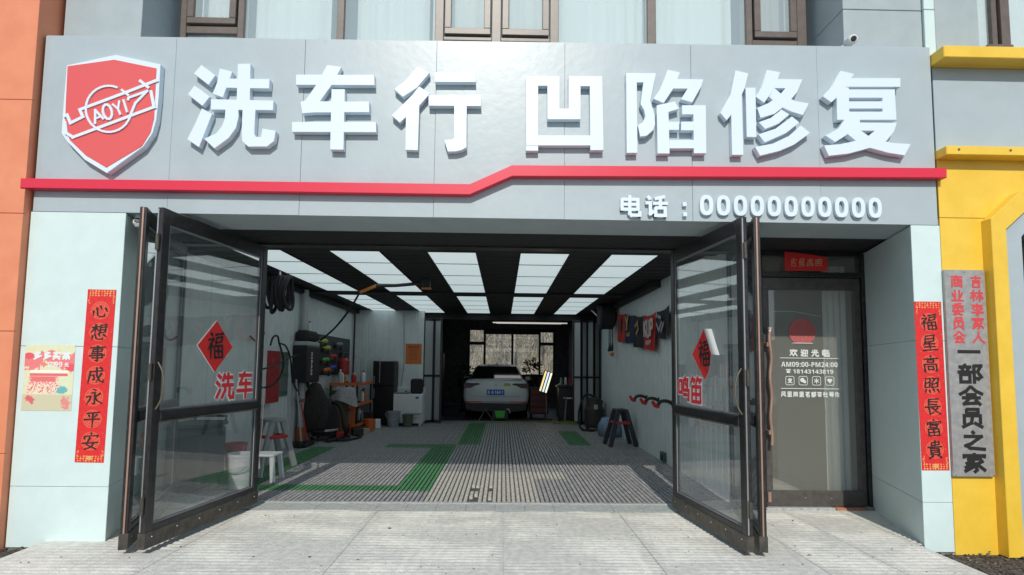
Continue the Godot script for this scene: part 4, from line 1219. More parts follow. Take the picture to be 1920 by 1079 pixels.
func doors() -> void:
	var l1 := leaf("open glass leaf with flat red diamond paper, nearer the wide pier", Vector2(-2.535, 0.30), Vector2(-2.345, -1.02), 1.0)
	sticker(l1, "洗车", [0.68, 0.955], 1.25, 0.255, 1.0)
	var l2 := leaf("outer glass leaf folded behind, copper strip on its edge, next to the wide pier", Vector2(-2.655, 0.305), Vector2(-3.15, -1.05), 1.0)
	var r1 := leaf("open glass leaf with torn red diamond paper, near the copper handled door", Vector2(1.80, 0.29), Vector2(1.655, -0.94), -1.0)
	sticker(r1, "鸣笛", [1.13, 0.89], 1.25, 0.235, -1.0)
	var r2 := leaf("outer glass leaf folded behind, copper strip on its edge, next to the copper handled door", Vector2(1.895, 0.29), Vector2(2.25, -1.04), -1.0)
	for t in [l2, r2]:
		part(t, "edge_strip", mspan(Vector3(-0.008, 0.11, -0.006), Vector3(-0.0005, 2.455, 0.006), 0.002), M.copper)
	for t in [l1, r1]:
		for y in [0.3, 1.25, 2.2]:
			part(t, "hinge", mtube([Vector3(-0.012, y - 0.06, 0), Vector3(-0.012, y + 0.06, 0)], 0.014, 8), M.kick_plate)
		var sgn := 1.0 if t == l1 else -1.0
		part(t, "handle", mtube(curve([Vector3(0.03, 0.98, sgn * 0.026), Vector3(0.035, 1.05, sgn * 0.06), Vector3(0.035, 1.15, sgn * 0.075), Vector3(0.035, 1.25, sgn * 0.06), Vector3(0.03, 1.32, sgn * 0.026)]), 0.006, 7), mat("brass", [0.2, 0.17, 0.12], 0.4, 0.6))
		part(t, "edge_strip", mspan(Vector3(-0.003, 0.12, -0.018), Vector3(-0.0005, 2.45, -0.008)), M.steel)
	# the red diamond papers pasted on the panes
	var h := 0.218
	for i in 2:
		var t: Node3D = l1 if i == 0 else r1
		var fwd := 1.0 if i == 0 else -1.0
		var c := t.transform * Vector3(0.665 if i == 0 else 0.62, 1.46 if i == 0 else 1.44, fwd * 0.0072)
		var f := thing("fortune_paper", "red diamond paper with one black character, flat on the glass leaf" if i == 0 else "red diamond paper peeling off the glass, its white back showing", "paper sign", c, t.rotation.y + (0.0 if i == 0 else PI))
		var p := PackedVector2Array([Vector2(-h, 0), Vector2(0, -h), Vector2(h, 0), Vector2(0, h)])
		if i == 1:
			p = PackedVector2Array([Vector2(-h, 0), Vector2(0, -h), Vector2(0.06, -0.16), Vector2(0.12, 0.0), Vector2(0.0, h)])
		part(f, "paper", mprism(p, 0.0005, 0.0015, 0.0, true), M.paper_red)
		var g := sft()
		glyph(g, "福", -0.105, 0.125, 0.2, 0.235, 0.03, 0.0025, -1.0, true, 0.00012)
		part(f, "writing", fin(g), M.ink)
		if i == 1:
			var fs := sft()
			fs.set_smooth_group(0)
			var prev := []
			for k in 7:
				var u := k / 6.0
				var off := Vector3(0.17 * u, -0.015 * u, 0.035 * sin(u * PI * 0.8))
				var cur := [Vector3(0.0, h, 0.002) + off, Vector3(0.12, 0.0, 0.002) + off]
				if k > 0:
					quad(fs, prev[0], prev[1], cur[1], cur[0], Vector3(0.1, 0.1, -1))
				prev = cur
			part(f, "peeled_flap", fin(fs), M.print_white).set_meta("label", "white back of the paper folded outwards")
		else:
			part(f, "white_backing", mprism(PackedVector2Array([Vector2(-h - 0.012, 0.0), Vector2(-0.008, -h - 0.004), Vector2(0.0, -h), Vector2(-h + 0.002, 0.0), Vector2(0, h - 0.002), Vector2(-0.012, h)]), 0.0002, 0.0006, 0.0, true), M.print_white)

# ---------------------------------------------------------------- single glass door of the tea room to the right
func entrance_door() -> void:
	var t := thing("entrance_door", "bronze framed glass door with white lettering and wavy copper handle", "door", Vector3(3.1, 0.0, Z_DOOR + 0.02))
	var z := -1.1
	var k := M.bronze as Material
	wpart(t, "jamb", mspan(Vector3(2.552, 0.0, z - 0.06), Vector3(2.594, 2.53, z + 0.05), 0.003), M.door_black)
	wpart(t, "jamb", mspan(Vector3(3.603, 0.0, z - 0.06), Vector3(3.668, 2.53, z + 0.045), 0.003), M.door_black)
	wpart(t, "head", mspan(Vector3(2.595, 2.285, z - 0.05), Vector3(3.602, 2.335, z + 0.05), 0.003), M.door_black)
	wpart(t, "transom_top", mspan(Vector3(2.595, 2.5, z - 0.05), Vector3(3.602, 2.555, z + 0.04), 0.003), M.door_black)
	wpart(t, "transom_pane", mspan(Vector3(2.595, 2.335, z - 0.004), Vector3(3.602, 2.5, z + 0.002)), M.reflection_haze_pane)
	var l := wpart(t, "bottom_rail", mspan(Vector3(2.6, 0.022, z - 0.02), Vector3(3.597, 0.17, z + 0.024), 0.003), k)
	wpart(l, "screws", _screws([Vector3(2.98, 0.105, z + 0.025), Vector3(3.24, 0.1, z + 0.025)]), M.steel)
	wpart(t, "stile", mspan(Vector3(2.6, 0.171, z - 0.02), Vector3(2.665, 2.159, z + 0.022), 0.003), k)
	wpart(t, "stile", mspan(Vector3(3.53, 0.171, z - 0.02), Vector3(3.597, 2.159, z + 0.022), 0.003), k)
	wpart(t, "top_rail", mspan(Vector3(2.6, 2.16, z - 0.02), Vector3(3.597, 2.28, z + 0.023), 0.003), k)
	wpart(t, "pane", _double(Vector3(2.662, 0.168, z - 0.012), Vector3(3.533, 2.163, z + 0.002)), M.reflection_haze_pane)
	# handle: a wavy copper bar on two brackets
	var hp := []
	for i in 26:
		var y := 0.62 + i * 0.0445
		hp.append(Vector3(2.634 + 0.009 * sin(i * 0.75) + 0.012 * (i / 25.0 - 0.5), y, z + 0.085 + 0.004 * cos(i * 0.9)))
	var h := wpart(t, "handle", mtube(hp, 0.0155, 10), M.copper)
	var hb := sft()
	for y in [0.74, 1.6]:
		span(hb, Vector3(2.605, y - 0.022, z + 0.022), Vector3(2.645, y + 0.022, z + 0.09), 0.004)
	wpart(h, "bracket", fin(hb), M.copper)
	var kn := sft()
	lathe(kn, [Vector2(0.016, 0), Vector2(0.012, 0.012), Vector2(0.022, 0.028), Vector2(0.018, 0.045), Vector2(0, 0.05)], hp[-1], 12)
	wpart(h, "knob", fin(kn), mat("ceramic", [0.6, 0.56, 0.5], 0.3))
	wpart(t, "floor_lock", mspan(Vector3(2.606, 0.06, z + 0.024), Vector3(2.64, 0.16, z + 0.04), 0.004), M.copper)
	# white lettering and emblem on the pane
	var zp := z + 0.0045
	var wm := mat("vinyl", [0.66, 0.70, 0.68], 0.6)
	var red := PackedVector2Array()
	for i in 25:
		var a := deg_to_rad(-70 + i * 320.0 / 24.0) - PI / 2 + deg_to_rad(90 + 20)
		a = deg_to_rad(-66.0 + i * (312.0 / 24.0))
		red.append(Vector2(3.005 + 0.137 * cos(a), 1.735 + 0.135 * sin(a)))
	var keep := PackedVector2Array()
	for p in red:
		keep.append(Vector2(p.x, maxf(p.y, 1.625)))
	wpart(t, "round_emblem", mprism(keep, zp, zp + 0.0003), noisy("faded_red", [0.40, 0.05, 0.05], [0.44, 0.20, 0.18], 0.12, 0.6, 0.0, 61, 0.55))
	var ls := sft()
	stroke_strip(ls, [Vector2(2.775, 1.472), Vector2(3.372, 1.472)], 0.0065, zp + 0.0004, -1.0, false)
	stroke_strip(ls, [Vector2(2.778, 1.168), Vector2(3.378, 1.168)], 0.0065, zp + 0.0004, -1.0, false)
	stroke_strip(ls, [Vector2(2.90, 1.622), Vector2(3.11, 1.622)], 0.006, zp + 0.0006, -1.0, false)
	var arc := []
	for i in 13:
		arc.append(Vector2(2.72 + i * 0.04, 1.93 + 0.02 * sin(i * 0.3 + 0.4) - i * 0.002))
	stroke_strip(ls, arc, 0.003, zp + 0.0004, -1.0, false)
	wpart(t, "rules", fin(ls), wm)
	var gs := sft()
	for i in 4:
		glyph(gs, "欢迎光临"[i], 2.872 + i * 0.109, 1.562, 0.078, 0.074, 0.0125, zp + 0.0004)
	for i in 10:
		glyph(gs, "风里雨里茗都茶社等你"[i], 2.775 + i * 0.0602, 1.138, 0.053, 0.054, 0.0082, zp + 0.0004)
	wpart(t, "lettering", fin(gs), wm)
	text(t, "opening_hours", "AM09:00-PM24:00", 0.048, Vector3(3.07 - 3.1, 1.407, zp + 0.001 - t.position.z), wm, Vector3.ZERO, 0.57)
	text(t, "telephone_number", "18143143819", 0.04, Vector3(3.105 - 3.1, 1.337, zp + 0.001 - t.position.z), wm, Vector3.ZERO, 0.405)
	var ic := sft()
	# telephone, then four small icons in rounded frames
	stroke_strip(ic, [Vector2(2.833, 1.348), Vector2(2.838, 1.355), Vector2(2.872, 1.355), Vector2(2.877, 1.348)], 0.01, zp + 0.0004, -1.0, false)
	prism(ic, PackedVector2Array([Vector2(2.843, 1.347), Vector2(2.867, 1.347), Vector2(2.876, 1.322), Vector2(2.834, 1.322)]), zp + 0.0006, zp + 0.0006)
	for i in 4:
		var cx := 2.868 + i * 0.134
		var cy := 1.246
		var q := 0.042
		var r := 0.01
		stroke_strip(ic, [Vector2(cx - q, cy - q + r), Vector2(cx - q, cy + q - r), Vector2(cx - q + r, cy + q), Vector2(cx + q - r, cy + q), Vector2(cx + q, cy + q - r), Vector2(cx + q, cy - q + r), Vector2(cx + q - r, cy - q), Vector2(cx - q + r, cy - q), Vector2(cx - q, cy - q + r)], 0.0055, zp + 0.0004, -1.0, false)
		if i == 0:
			glyph(ic, "支", cx - 0.027, cy + 0.027, 0.054, 0.054, 0.009, zp + 0.0005)
		elif i == 1:
			prism(ic, disc2(Vector2(cx - 0.008, cy + 0.007), 0.022), zp + 0.0005, zp + 0.0005)
			prism(ic, disc2(Vector2(cx + 0.014, cy - 0.01), 0.016), zp + 0.0007, zp + 0.0007)
		elif i == 2:
			for a in 3:
				var v := Vector2(cos(a * PI / 3 + PI / 2), sin(a * PI / 3 + PI / 2)) * 0.027
				stroke_strip(ic, [Vector2(cx, cy) - v, Vector2(cx, cy) + v], 0.008, zp + 0.0005 + a * 0.0001, -1.0, false)
		else:
			prism(ic, PackedVector2Array([Vector2(cx - 0.03, cy + 0.012), Vector2(cx - 0.015, cy + 0.022), Vector2(cx + 0.015, cy + 0.022), Vector2(cx + 0.03, cy + 0.012), Vector2(cx, cy - 0.026)]), zp + 0.0005, zp + 0.0005)
	wpart(t, "icons", fin(ic), wm)
	# red paper banner across the transom
	var bn := thing("door_banner", "small red paper banner with gold characters above the bronze door", "banner", Vector3(3.035, 2.345, z + 0.056))
	part(bn, "paper", mprism(PackedVector2Array([Vector2(-0.215, 0.0), Vector2(0.215, 0.003), Vector2(0.215, 0.14), Vector2(0.08, 0.165), Vector2(-0.215, 0.195)]), 0.0, 0.0015, 0.0, true), M.paper_red)
	var bg := sft()
	for i in 4:
		glyph(bg, "吉星高照"[i], -0.165 + i * 0.085, 0.128, 0.075, 0.085, 0.0085, 0.002, -1.0, true)
	part(bn, "writing", fin(bg), mat("dull_gold", [0.62, 0.36, 0.2], 0.5))
	# step below, with a loose brick
	var sp := thing("door_sill", "low pale tiled sill under the bronze door", "sill", Vector3(3.1, 0, z))
	for i in 4:
		wpart(sp, "tile", mspan(Vector3(2.57 + i * 0.17, -0.03, z - 0.1), Vector3(2.737 + i * 0.17, 0.018, z + 0.075), 0.003), M.terrazzo)
	one("brick", "orange brick lying under the corner of the bronze door", "brick", mbox(Vector3(0.3, 0.036, 0.12), 0.006, Vector3(0, 0.0, 0)), noisy("brick", [0.34, 0.13, 0.07], [0.45, 0.22, 0.13], 0.2, 0.9, 0.4, 62), Vector3(3.405, 0.0, z + 0.02))
	one("paving_block", "small dark block in the corner beside the orange brick", "block", mbox(Vector3(0.085, 0.05, 0.1), 0.006), M.grey, Vector3(3.605, 0.004, z + 0.03))
	# the little room behind the pane
	var v := thing("tea_room", "dim small room seen through the bronze door's glass with a painted haze", "room", Vector3(3.1, 0, -2.3))
	var rw := noisy("tea_wall", [0.34, 0.33, 0.29], [0.44, 0.43, 0.38], 1.0, 0.85, 0.0, 63)
	wpart(v, "floor", mspan(Vector3(2.45, -0.1, -3.6), Vector3(3.8, 0.0, -1.18)), rw)
	wpart(v, "back_wall", mspan(Vector3(2.45, 0, -3.6), Vector3(3.8, 2.6, -3.5)), rw)
	wpart(v, "side_wall", mspan(Vector3(3.69, 0, -3.5), Vector3(3.8, 2.6, -1.155)), M.pale_grey)
	wpart(v, "side_wall", mspan(Vector3(2.45, 0, -3.5), Vector3(2.56, 2.6, -1.2)), rw)
	wpart(v, "ceiling", mspan(Vector3(2.45, 2.6, -3.6), Vector3(3.8, 2.64, -1.19)), rw)
	var cu := sft()
	cu.set_smooth_group(0)
	for i in 30:
		var x0 := 3.36 + i * 0.008
		var x1 := x0 + 0.008
		quad(cu, Vector3(x0, 0.03, -1.32 + 0.014 * sin(x0 * 95.0)), Vector3(x1, 0.03, -1.32 + 0.014 * sin(x1 * 95.0)), Vector3(x1, 2.45, -1.32 + 0.014 * sin(x1 * 95.0)), Vector3(x0, 2.45, -1.32 + 0.014 * sin(x0 * 95.0)), Vector3(x0, 1, -5))
	one("curtain", "pale narrow curtain at the hinge side behind the bronze door", "curtain", fin(cu), M.curtain)

func _screws(at: Array) -> ArrayMesh:
	var st := sft()
	for p in at:
		lathe(st, [Vector2(0, 0.004), Vector2(0.006, 0.003), Vector2(0.0075, 0)], p, 8, Basis(Vector3.RIGHT, PI / 2))
	return fin(st)

# ---------------------------------------------------------------- white saloon parked at the end of the hall
func loft(st: SurfaceTool, secs: Array) -> void:
	# secs: [z, [half outline points (x >= 0) from bottom middle to top middle]]
	st.set_smooth_group(0)
	var rings := []
	for s in secs:
		var ring := []
		var half: Array = s[1]
		for p in half:
			ring.append(Vector3(p[0], p[1], s[0]))
		for i in range(half.size() - 2, 0, -1):
			ring.append(Vector3(-half[i][0], half[i][1], s[0]))
		rings.append(ring)
	var n: int = rings[0].size()
	for i in rings.size() - 1:
		var c := Vector3.ZERO
		for k in n:
			c += (rings[i][k] + rings[i + 1][k]) / (2.0 * n)
		for k in n:
			quad(st, rings[i][k], rings[i][(k + 1) % n], rings[i + 1][(k + 1) % n], rings[i + 1][k], c)
	for e in [0, rings.size() - 1]:
		var c := Vector3.ZERO
		for k in n:
			c += rings[e][k] / n
		var from := c + Vector3(0, 0, -1.0 if e == 0 else 1.0)
		for k in n:
			tri(st, c, rings[e][k], rings[e][(k + 1) % n], from)

func body_half(w: float, yb: float, yt: float) -> Array:
	return [[0.0, yb], [w * 0.80, yb], [w * 0.93, yb + 0.05], [w * 0.985, yb + 0.2], [w, 0.62], [w * 0.975, yt - 0.17], [w * 0.93, yt - 0.06], [w * 0.85, yt - 0.01], [0.0, yt + 0.012]]

func car() -> void:
	var t := thing("parked_car", "white saloon parked at the end of the hall, seen from behind", "car", Vector3(-0.165, 0, -9.6))
	var paint := mat("car_paint", [0.55, 0.59, 0.60], 0.22)
	paint.clearcoat_enabled = true
	paint.clearcoat = 0.8
	var st := sft()
	loft(st, [[0.0, body_half(0.74, 0.40, 0.90)], [-0.03, body_half(0.80, 0.33, 0.985)], [-0.10, body_half(0.845, 0.30, 1.03)], [-0.3, body_half(0.865, 0.28, 1.015)], [-0.9, body_half(0.875, 0.25, 0.985)], [-2.2, body_half(0.88, 0.22, 0.97)], [-3.4, body_half(0.87, 0.22, 0.93)], [-4.2, body_half(0.82, 0.25, 0.82)], [-4.55, body_half(0.6, 0.3, 0.7)]])
	part(t, "body", fin(st), paint)
	var g := sft()
	var gh := func(w0: float, w1: float, y1: float) -> Array: return [[0.0, 0.93], [w0, 0.93], [w0 - 0.015, 0.99], [lerpf(w0, w1, 0.75), lerpf(0.98, y1, 0.8)], [w1 - 0.05, y1 - 0.015], [0.0, y1 + 0.015]]
	loft(g, [[-0.42, gh.call(0.72, 0.69, 1.0)], [-0.72, gh.call(0.74, 0.62, 1.16)], [-1.12, gh.call(0.76, 0.585, 1.335)], [-1.45, gh.call(0.765, 0.575, 1.40)], [-2.1, gh.call(0.765, 0.58, 1.425)], [-2.7, gh.call(0.76, 0.57, 1.38)], [-3.5, gh.call(0.72, 0.66, 0.97)]])
	part(t, "roof", fin(g), paint)
	var dark_glass := mat("car_glass", [0.006, 0.007, 0.008], 0.06)
	var rw := sft()
	rw.set_smooth_group(-1)
	var a := [Vector3(-0.665, 1.02, -0.40), Vector3(0.665, 1.02, -0.40), Vector3(0.545, 1.335, -1.06), Vector3(-0.545, 1.335, -1.06)]
	for i in 4:
		a[i] += Vector3(0, 0.022, 0.02)
	quad(rw, a[0], a[1], a[2], a[3], Vector3(0, 0.5, -1.2))
	part(t, "rear_window", fin(rw), dark_glass)
	for s in [-1.0, 1.0]:
		part(t, "taillight", mprism(PackedVector2Array([Vector2(s * 0.835, 0.925), Vector2(s * 0.45, 0.925), Vector2(s * 0.40, 0.895), Vector2(s * 0.52, 0.865), Vector2(s * 0.66, 0.80), Vector2(s * 0.82, 0.805)]), -0.13, 0.006), mat("lamp_red", [0.05, 0.004, 0.005], 0.12))
		part(t, "reflector", mspan(Vector3(s * 0.36, 0.432, -0.02), Vector3(s * 0.79, 0.462, 0.012), 0.006), mat("reflector_red", [0.62, 0.03, 0.015], 0.25))
		part(t, "mirror", mbox(Vector3(0.16, 0.12, 0.09), 0.03), paint, Vector3(s * 0.95, 0.99, -2.75))
		for z in [-0.95, -3.65]:
			var ws := sft()
			lathe(ws, [Vector2(0.0, -0.1), Vector2(0.22, -0.1), Vector2(0.31, -0.09), Vector2(0.325, -0.07), Vector2(0.325, 0.07), Vector2(0.31, 0.09), Vector2(0.22, 0.1), Vector2(0, 0.1)], Vector3.ZERO, 22, Basis(Vector3.BACK, PI / 2))
			var wh := part(t, "wheel", fin(ws), M.rubber, Vector3(s * 0.755, 0.325, z))
			var rs := sft()
			lathe(rs, [Vector2(0, 0.015), Vector2(0.05, 0.02), Vector2(0.19, 0.005), Vector2(0.21, 0.0)], Vector3(s * 0.1, 0, 0), 16, Basis(Vector3.BACK, -s * PI / 2))
			part(wh, "rim", fin(rs), M.steel)
	part(t, "reflector_bar", mspan(Vector3(-0.36, 0.436, -0.02), Vector3(0.36, 0.452, 0.008), 0.004), mat("bar_red", [0.25, 0.012, 0.01], 0.25))
	part(t, "lower_bumper", mprism(PackedVector2Array([Vector2(-0.80, 0.415), Vector2(0.80, 0.415), Vector2(0.77, 0.24), Vector2(0.55, 0.2), Vector2(-0.55, 0.2), Vector2(-0.77, 0.24)]), -0.3, 0.012, 0.01), M.black)
	part(t, "trunk_seam", mspan(Vector3(-0.62, 0.585, -0.01), Vector3(0.62, 0.592, 0.0045)), M.grey)
	part(t, "trunk_lip", mspan(Vector3(-0.66, 1.0, -0.14), Vector3(0.66, 1.022, -0.028), 0.008), paint)
	var pl := part(t, "number_plate", mspan(Vector3(-0.235, 0.62, 0.0), Vector3(0.215, 0.765, 0.012), 0.004), M.blue)
	var ps := sft()
	glyph(ps, "吉", -0.215, 0.74, 0.06, 0.09, 0.011, 0.0135)
	part(pl, "writing", fin(ps), M.print_white)
	text(pl, "plate_number", "A·164·1", 0.085, Vector3(0.035, 0.692, 0.0132), M.print_white, Vector3.ZERO, 0.3)
	part(t, "badge", mprism(disc2(Vector2(0, 0.88), 0.042, 18), -0.03, 0.004), M.steel)
	var bl := sft()
	stroke_strip(bl, [Vector2(-0.026, 0.9), Vector2(-0.01, 0.858), Vector2(0, 0.882), Vector2(0.01, 0.858), Vector2(0.026, 0.9)], 0.008, 0.0052, -1.0, false)
	part(t, "badge_mark", fin(bl), M.blue)
	part(t, "rear_sticker", mspan(Vector3(0.2, 0.855, -0.02), Vector3(0.37, 0.925, 0.003)), M.lime)
	var bt := sft()
	for q in [[-0.44, 0.665, 0.05], [0.47, 0.665, 0.1]]:
		span(bt, Vector3(q[0], q[1], 0.0), Vector3(q[0] + q[2], q[1] + 0.018, 0.006))
	part(t, "badge_lettering", fin(bt), M.steel)
	part(t, "antenna", mtube([Vector3(0, 1.42, -1.5), Vector3(0, 1.46, -1.46)], [0.02, 0.006], 6), M.black)

# ---------------------------------------------------------------- small things used on both sides
func step_stool(label: String, at: Vector3, turn: float, m: Material, red: Material) -> void:
	var t := thing("step_stool", label, "stool", at, turn)
	for sx in [-1.0, 1.0]:
		for sz in [-1.0, 1.0]:
			var st := sft()
			bar(st, Vector3(sx * 0.23, 0.0, sz * 0.17), Vector3(sx * 0.07, 0.6, sz * 0.12), 0.075, 0.05, 0.008)
			part(t, "leg", fin(st), m)
		var bs := sft()
		bar(bs, Vector3(sx * 0.13, 0.40, -0.14), Vector3(sx * 0.13, 0.40, 0.14), 0.05, 0.035, 0.005)
		part(t, "red_step", fin(bs), red)
	part(t, "top", mbox(Vector3(0.2, 0.04, 0.32), 0.012), m, Vector3(0, 0.61, 0))
	part(t, "red_brace", mbox(Vector3(0.26, 0.045, 0.03), 0.006), red, Vector3(0, 0.4, 0.15))

func bucket(called: String, label: String, at: Vector3, r: float, h: float, m: Material, handle := true) -> void:
	var t := thing(called, label, "bucket", at)
	part(t, "tub", mlathe([Vector2(0, 0.002), Vector2(r * 0.82, 0.002), Vector2(r, h - 0.03), Vector2(r * 1.06, h - 0.03), Vector2(r * 1.06, h), Vector2(r * 0.97, h), Vector2(r * 0.79, 0.02), Vector2(0, 0.02)], 20), m)
	if handle:
		var p := []
		for i in 13:
			var a := PI * i / 12
			p.append(Vector3(cos(a) * r * 1.05, h - 0.03 - sin(a) * h * 0.42, sin(a) * r * 0.6 + r * 0.5))
		part(t, "handle", mtube(p, 0.005, 6), M.pale_grey)

func bottle(label: String, at: Vector3, r: float, h: float, m: Material, cap: Material, group: String) -> void:
	var t := thing("bottle", label, "bottle", at, 0.0, group)
	part(t, "body", mlathe([Vector2(0, 0), Vector2(r, 0), Vector2(r, h * 0.66), Vector2(r * 0.4, h * 0.84), Vector2(r * 0.4, h * 0.9)], 12), m)
	part(t, "cap", mlathe([Vector2(r * 0.5, h * 0.88), Vector2(r * 0.5, h), Vector2(0, h)], 10), cap)

# ---------------------------------------------------------------- along the left wall
func left_side() -> void:
	var w := X_LEFT
	# hoses hung up in coils under the ceiling
	var hc := thing("hose_coil", "thick black hose hung in coils from the ceiling beside the open leaf", "hose", Vector3(-3.12, 2.09, -3.2))
	for i in 8:
		var p := []
		var ph := rng.randf() * TAU
		var ry := rng.randf_range(0.2, 0.26)
		for k in 25:
			var a := TAU * k / 24
			p.append(Vector3(-0.15 + i * 0.042 + 0.018 * sin(a * 2.0 + ph), 0.48 - ry - cos(a) * ry, sin(a) * rng.randf_range(0.10, 0.11) * (1.0 + 0.06 * i)))
		part(hc, "coil", mtube(p, 0.024, 8), M.soft_black)
	part(hc, "hook", mtube([Vector3(0, 0.5, 0), Vector3(0, 0.57, 0)], 0.02, 6), M.steel)
	# electrical box, red door
	var rb := thing("wall_cabinet", "red wall cabinet with a white side beside the grey pipe", "cabinet", Vector3(w, 0.78, -3.72))
	part(rb, "case", mspan(Vector3(0.008, 0, -0.22), Vector3(0.12, 0.78, 0.22), 0.006), M.white)
	part(rb, "door", mspan(Vector3(0.121, 0.01, -0.215), Vector3(0.135, 0.77, 0.215), 0.004), noisy("cabinet_red", [0.30, 0.018, 0.02], [0.38, 0.03, 0.032], 0.4, 0.45, 0.0, 71))
	part(rb, "door_label", mspan(Vector3(0.1352, 0.6, -0.02), Vector3(0.1362, 0.66, 0.08)), mat("pink", [0.5, 0.05, 0.1], 0.5))
	part(rb, "lock", mlathe([Vector2(0.014, 0), Vector2(0.014, 0.012), Vector2(0, 0.012)], 10), M.steel, Vector3(0.136, 0.38, -0.18), Vector3(0, 0, -PI / 2))
	# notice board with green trim behind it
	var nb := thing("glass_notice", "glass notice panel with green edges between red cabinet and grey pipe", "panel", Vector3(w, 0.85, -4.32))
	part(nb, "board", mspan(Vector3(0.008, 0, -0.2), Vector3(0.03, 0.7, 0.2), 0.003), mat("notice", [0.16, 0.2, 0.19], 0.2))
	for y in [0.05, 0.32, 0.5, 0.66]:
		part(nb, "strip", mspan(Vector3(0.031, y, -0.19), Vector3(0.035, y + 0.02, 0.19)), M.plug_green)
	# cable hooked over the cabinet
	one("looped_cable", "black cable looped from a hook over the red cabinet", "cable", mtube(curve([Vector3(-3.3, 1.62, -3.42), Vector3(-3.3, 1.74, -3.5), Vector3(-3.29, 1.76, -3.62), Vector3(-3.3, 1.66, -3.72), Vector3(-3.24, 1.4, -3.75), Vector3(-3.22, 1.18, -3.6), Vector3(-3.22, 1.05, -3.3), Vector3(-3.23, 1.04, -2.9)]), 0.014, 7), M.rubber)
	one("looped_cable", "black cable running from the cable hook down behind the grey pipe", "cable", mtube(curve([Vector3(-3.3, 1.66, -3.7), Vector3(-3.3, 1.63, -3.95), Vector3(-3.32, 1.45, -4.2), Vector3(-3.33, 1.1, -4.35), Vector3(-3.35, 0.86, -4.7)]), 0.013, 7), M.rubber)
	one("supply_cable", "thin black cable sagging from the glass leaf to the black wall box", "cable", mtube(curve([Vector3(-2.45, 1.29, -1.16), Vector3(-2.9, 1.33, -2.6), Vector3(-3.2, 1.46, -3.9), Vector3(-3.3, 1.52, -4.5)]), 0.011, 7), M.rubber)
	one("pale_cord", "thin pale cord hanging along the edge of the open leaf", "cord", mtube(curve([Vector3(-2.35, 1.12, -1.11), Vector3(-2.35, 0.9, -1.12), Vector3(-2.355, 0.7, -1.12), Vector3(-2.37, 0.5, -1.12), Vector3(-2.385, 0.42, -1.12)]), 0.006, 6), mat("pale_pink", [0.6, 0.45, 0.38], 0.6))
	# upright pipe with orange sockets
	var pp := thing("drain_pipe", "upright grey pipe with orange sockets on the ribbed wall", "pipe", Vector3(w + 0.1, 0, -4.95))
	part(pp, "tube", mtube([Vector3(0, 0.0, 0), Vector3(0, Y_CEIL - 0.02, 0)], 0.055, 14), M.pale_grey)
	for q in [[0.08, 0.2], [0.2, 0.3], [0.72, 0.78]]:
		part(pp, "socket", mlathe([Vector2(0.056, q[0]), Vector2(0.075, q[0]), Vector2(0.075, q[1]), Vector2(0.056, q[1])], 14), mat("socket_orange", [0.38, 0.1, 0.03], 0.6))
	part(pp, "branch", mtube([Vector3(0, 0.75, 0), Vector3(0.02, 0.76, 0.25), Vector3(0.02, 0.8, 0.32)], 0.03, 10), M.grey)
	one("corner_post", "pale boxed post on the ribbed wall behind the grey pipe", "post", mspan(Vector3(w + 0.007, 0.013, -5.28), Vector3(w + 0.06, 2.56, -5.12), 0.006), M.wall_white)
	# pressure washer in a black box on the wall
	var bx := thing("wall_washer", "black wall mounted washer box with white vertical lettering and bottle", "machine", Vector3(w, 1.05, -5.0))
	part(bx, "case", mspan(Vector3(0.006, 0, -0.3), Vector3(0.27, 0.62, 0.3), 0.02), M.black)
	part(bx, "grey_band", mspan(Vector3(0.02, 0.621, -0.28), Vector3(0.26, 0.69, 0.28), 0.01), M.pale_grey)
	part(bx, "hood", mspan(Vector3(0.02, 0.692, -0.29), Vector3(0.25, 0.88, 0.27), 0.05), M.soft_black)
	text(bx, "lettering", "KIRAM", 0.09, Vector3(0.273, 0.32, 0.12), M.print_white, Vector3(0, PI / 2, -PI / 2), 0.28).rotation = Vector3(0, PI / 2, 0)
	bx.get_node("lettering").rotate_object_local(Vector3.BACK, -PI / 2)
	bottle("white bottle with black cap on top of the black washer box", Vector3(w + 0.14, 1.932, -5.08), 0.035, 0.17, M.white, M.black, "")
	one("spray_hose", "black hose hanging below the black washer box", "hose", mtube(curve([Vector3(w + 0.2, 1.05, -4.9), Vector3(w + 0.25, 0.85, -5.0), Vector3(w + 0.3, 0.55, -5.25), Vector3(w + 0.34, 0.25, -5.55), Vector3(w + 0.4, 0.06, -5.7)]), 0.03, 8), M.rubber)
	one("plug_cable", "short black cable with a plug beside the black washer box", "cable", mtube([Vector3(w + 0.05, 1.3, -5.55), Vector3(w + 0.05, 1.0, -5.58), Vector3(w + 0.06, 0.88, -5.57)], [0.012, 0.012, 0.028], 7), M.rubber)
	# swinging boom under the ceiling, its hose running to the box
	var bm := thing("ceiling_boom", "swinging hose boom with orange ends under the luminous ceiling", "boom", Vector3(-1.16, 2.6, -3.75))
	part(bm, "pivot", mspan(Vector3(-0.06, -0.08, -0.06), Vector3(0.06, 0.07, 0.06), 0.01), M.black)
	part(bm, "pivot_ring", mspan(Vector3(-0.07, -0.1, -0.05), Vector3(0.07, -0.081, 0.05), 0.004), mat("boom_orange", [0.6, 0.2, 0.04], 0.5))
	part(bm, "arm", mtube([Vector3(-0.05, -0.01, 0), Vector3(-0.45, -0.05, 0.0), Vector3(-0.75, -0.06, 0)], 0.026, 8), M.black)
	part(bm, "end_grip", mtube([Vector3(-0.75, -0.06, 0), Vector3(-0.99, -0.16, 0)], 0.026, 8), M.boom_orange)
	part(bm, "hose", mtube(curve([Vector3(-0.99, -0.16, 0), Vector3(-1.25, -0.38, -0.4), Vector3(-1.65, -0.62, -1.0), Vector3(-2.02, -0.82, -1.4)]), 0.016, 7), M.rubber)
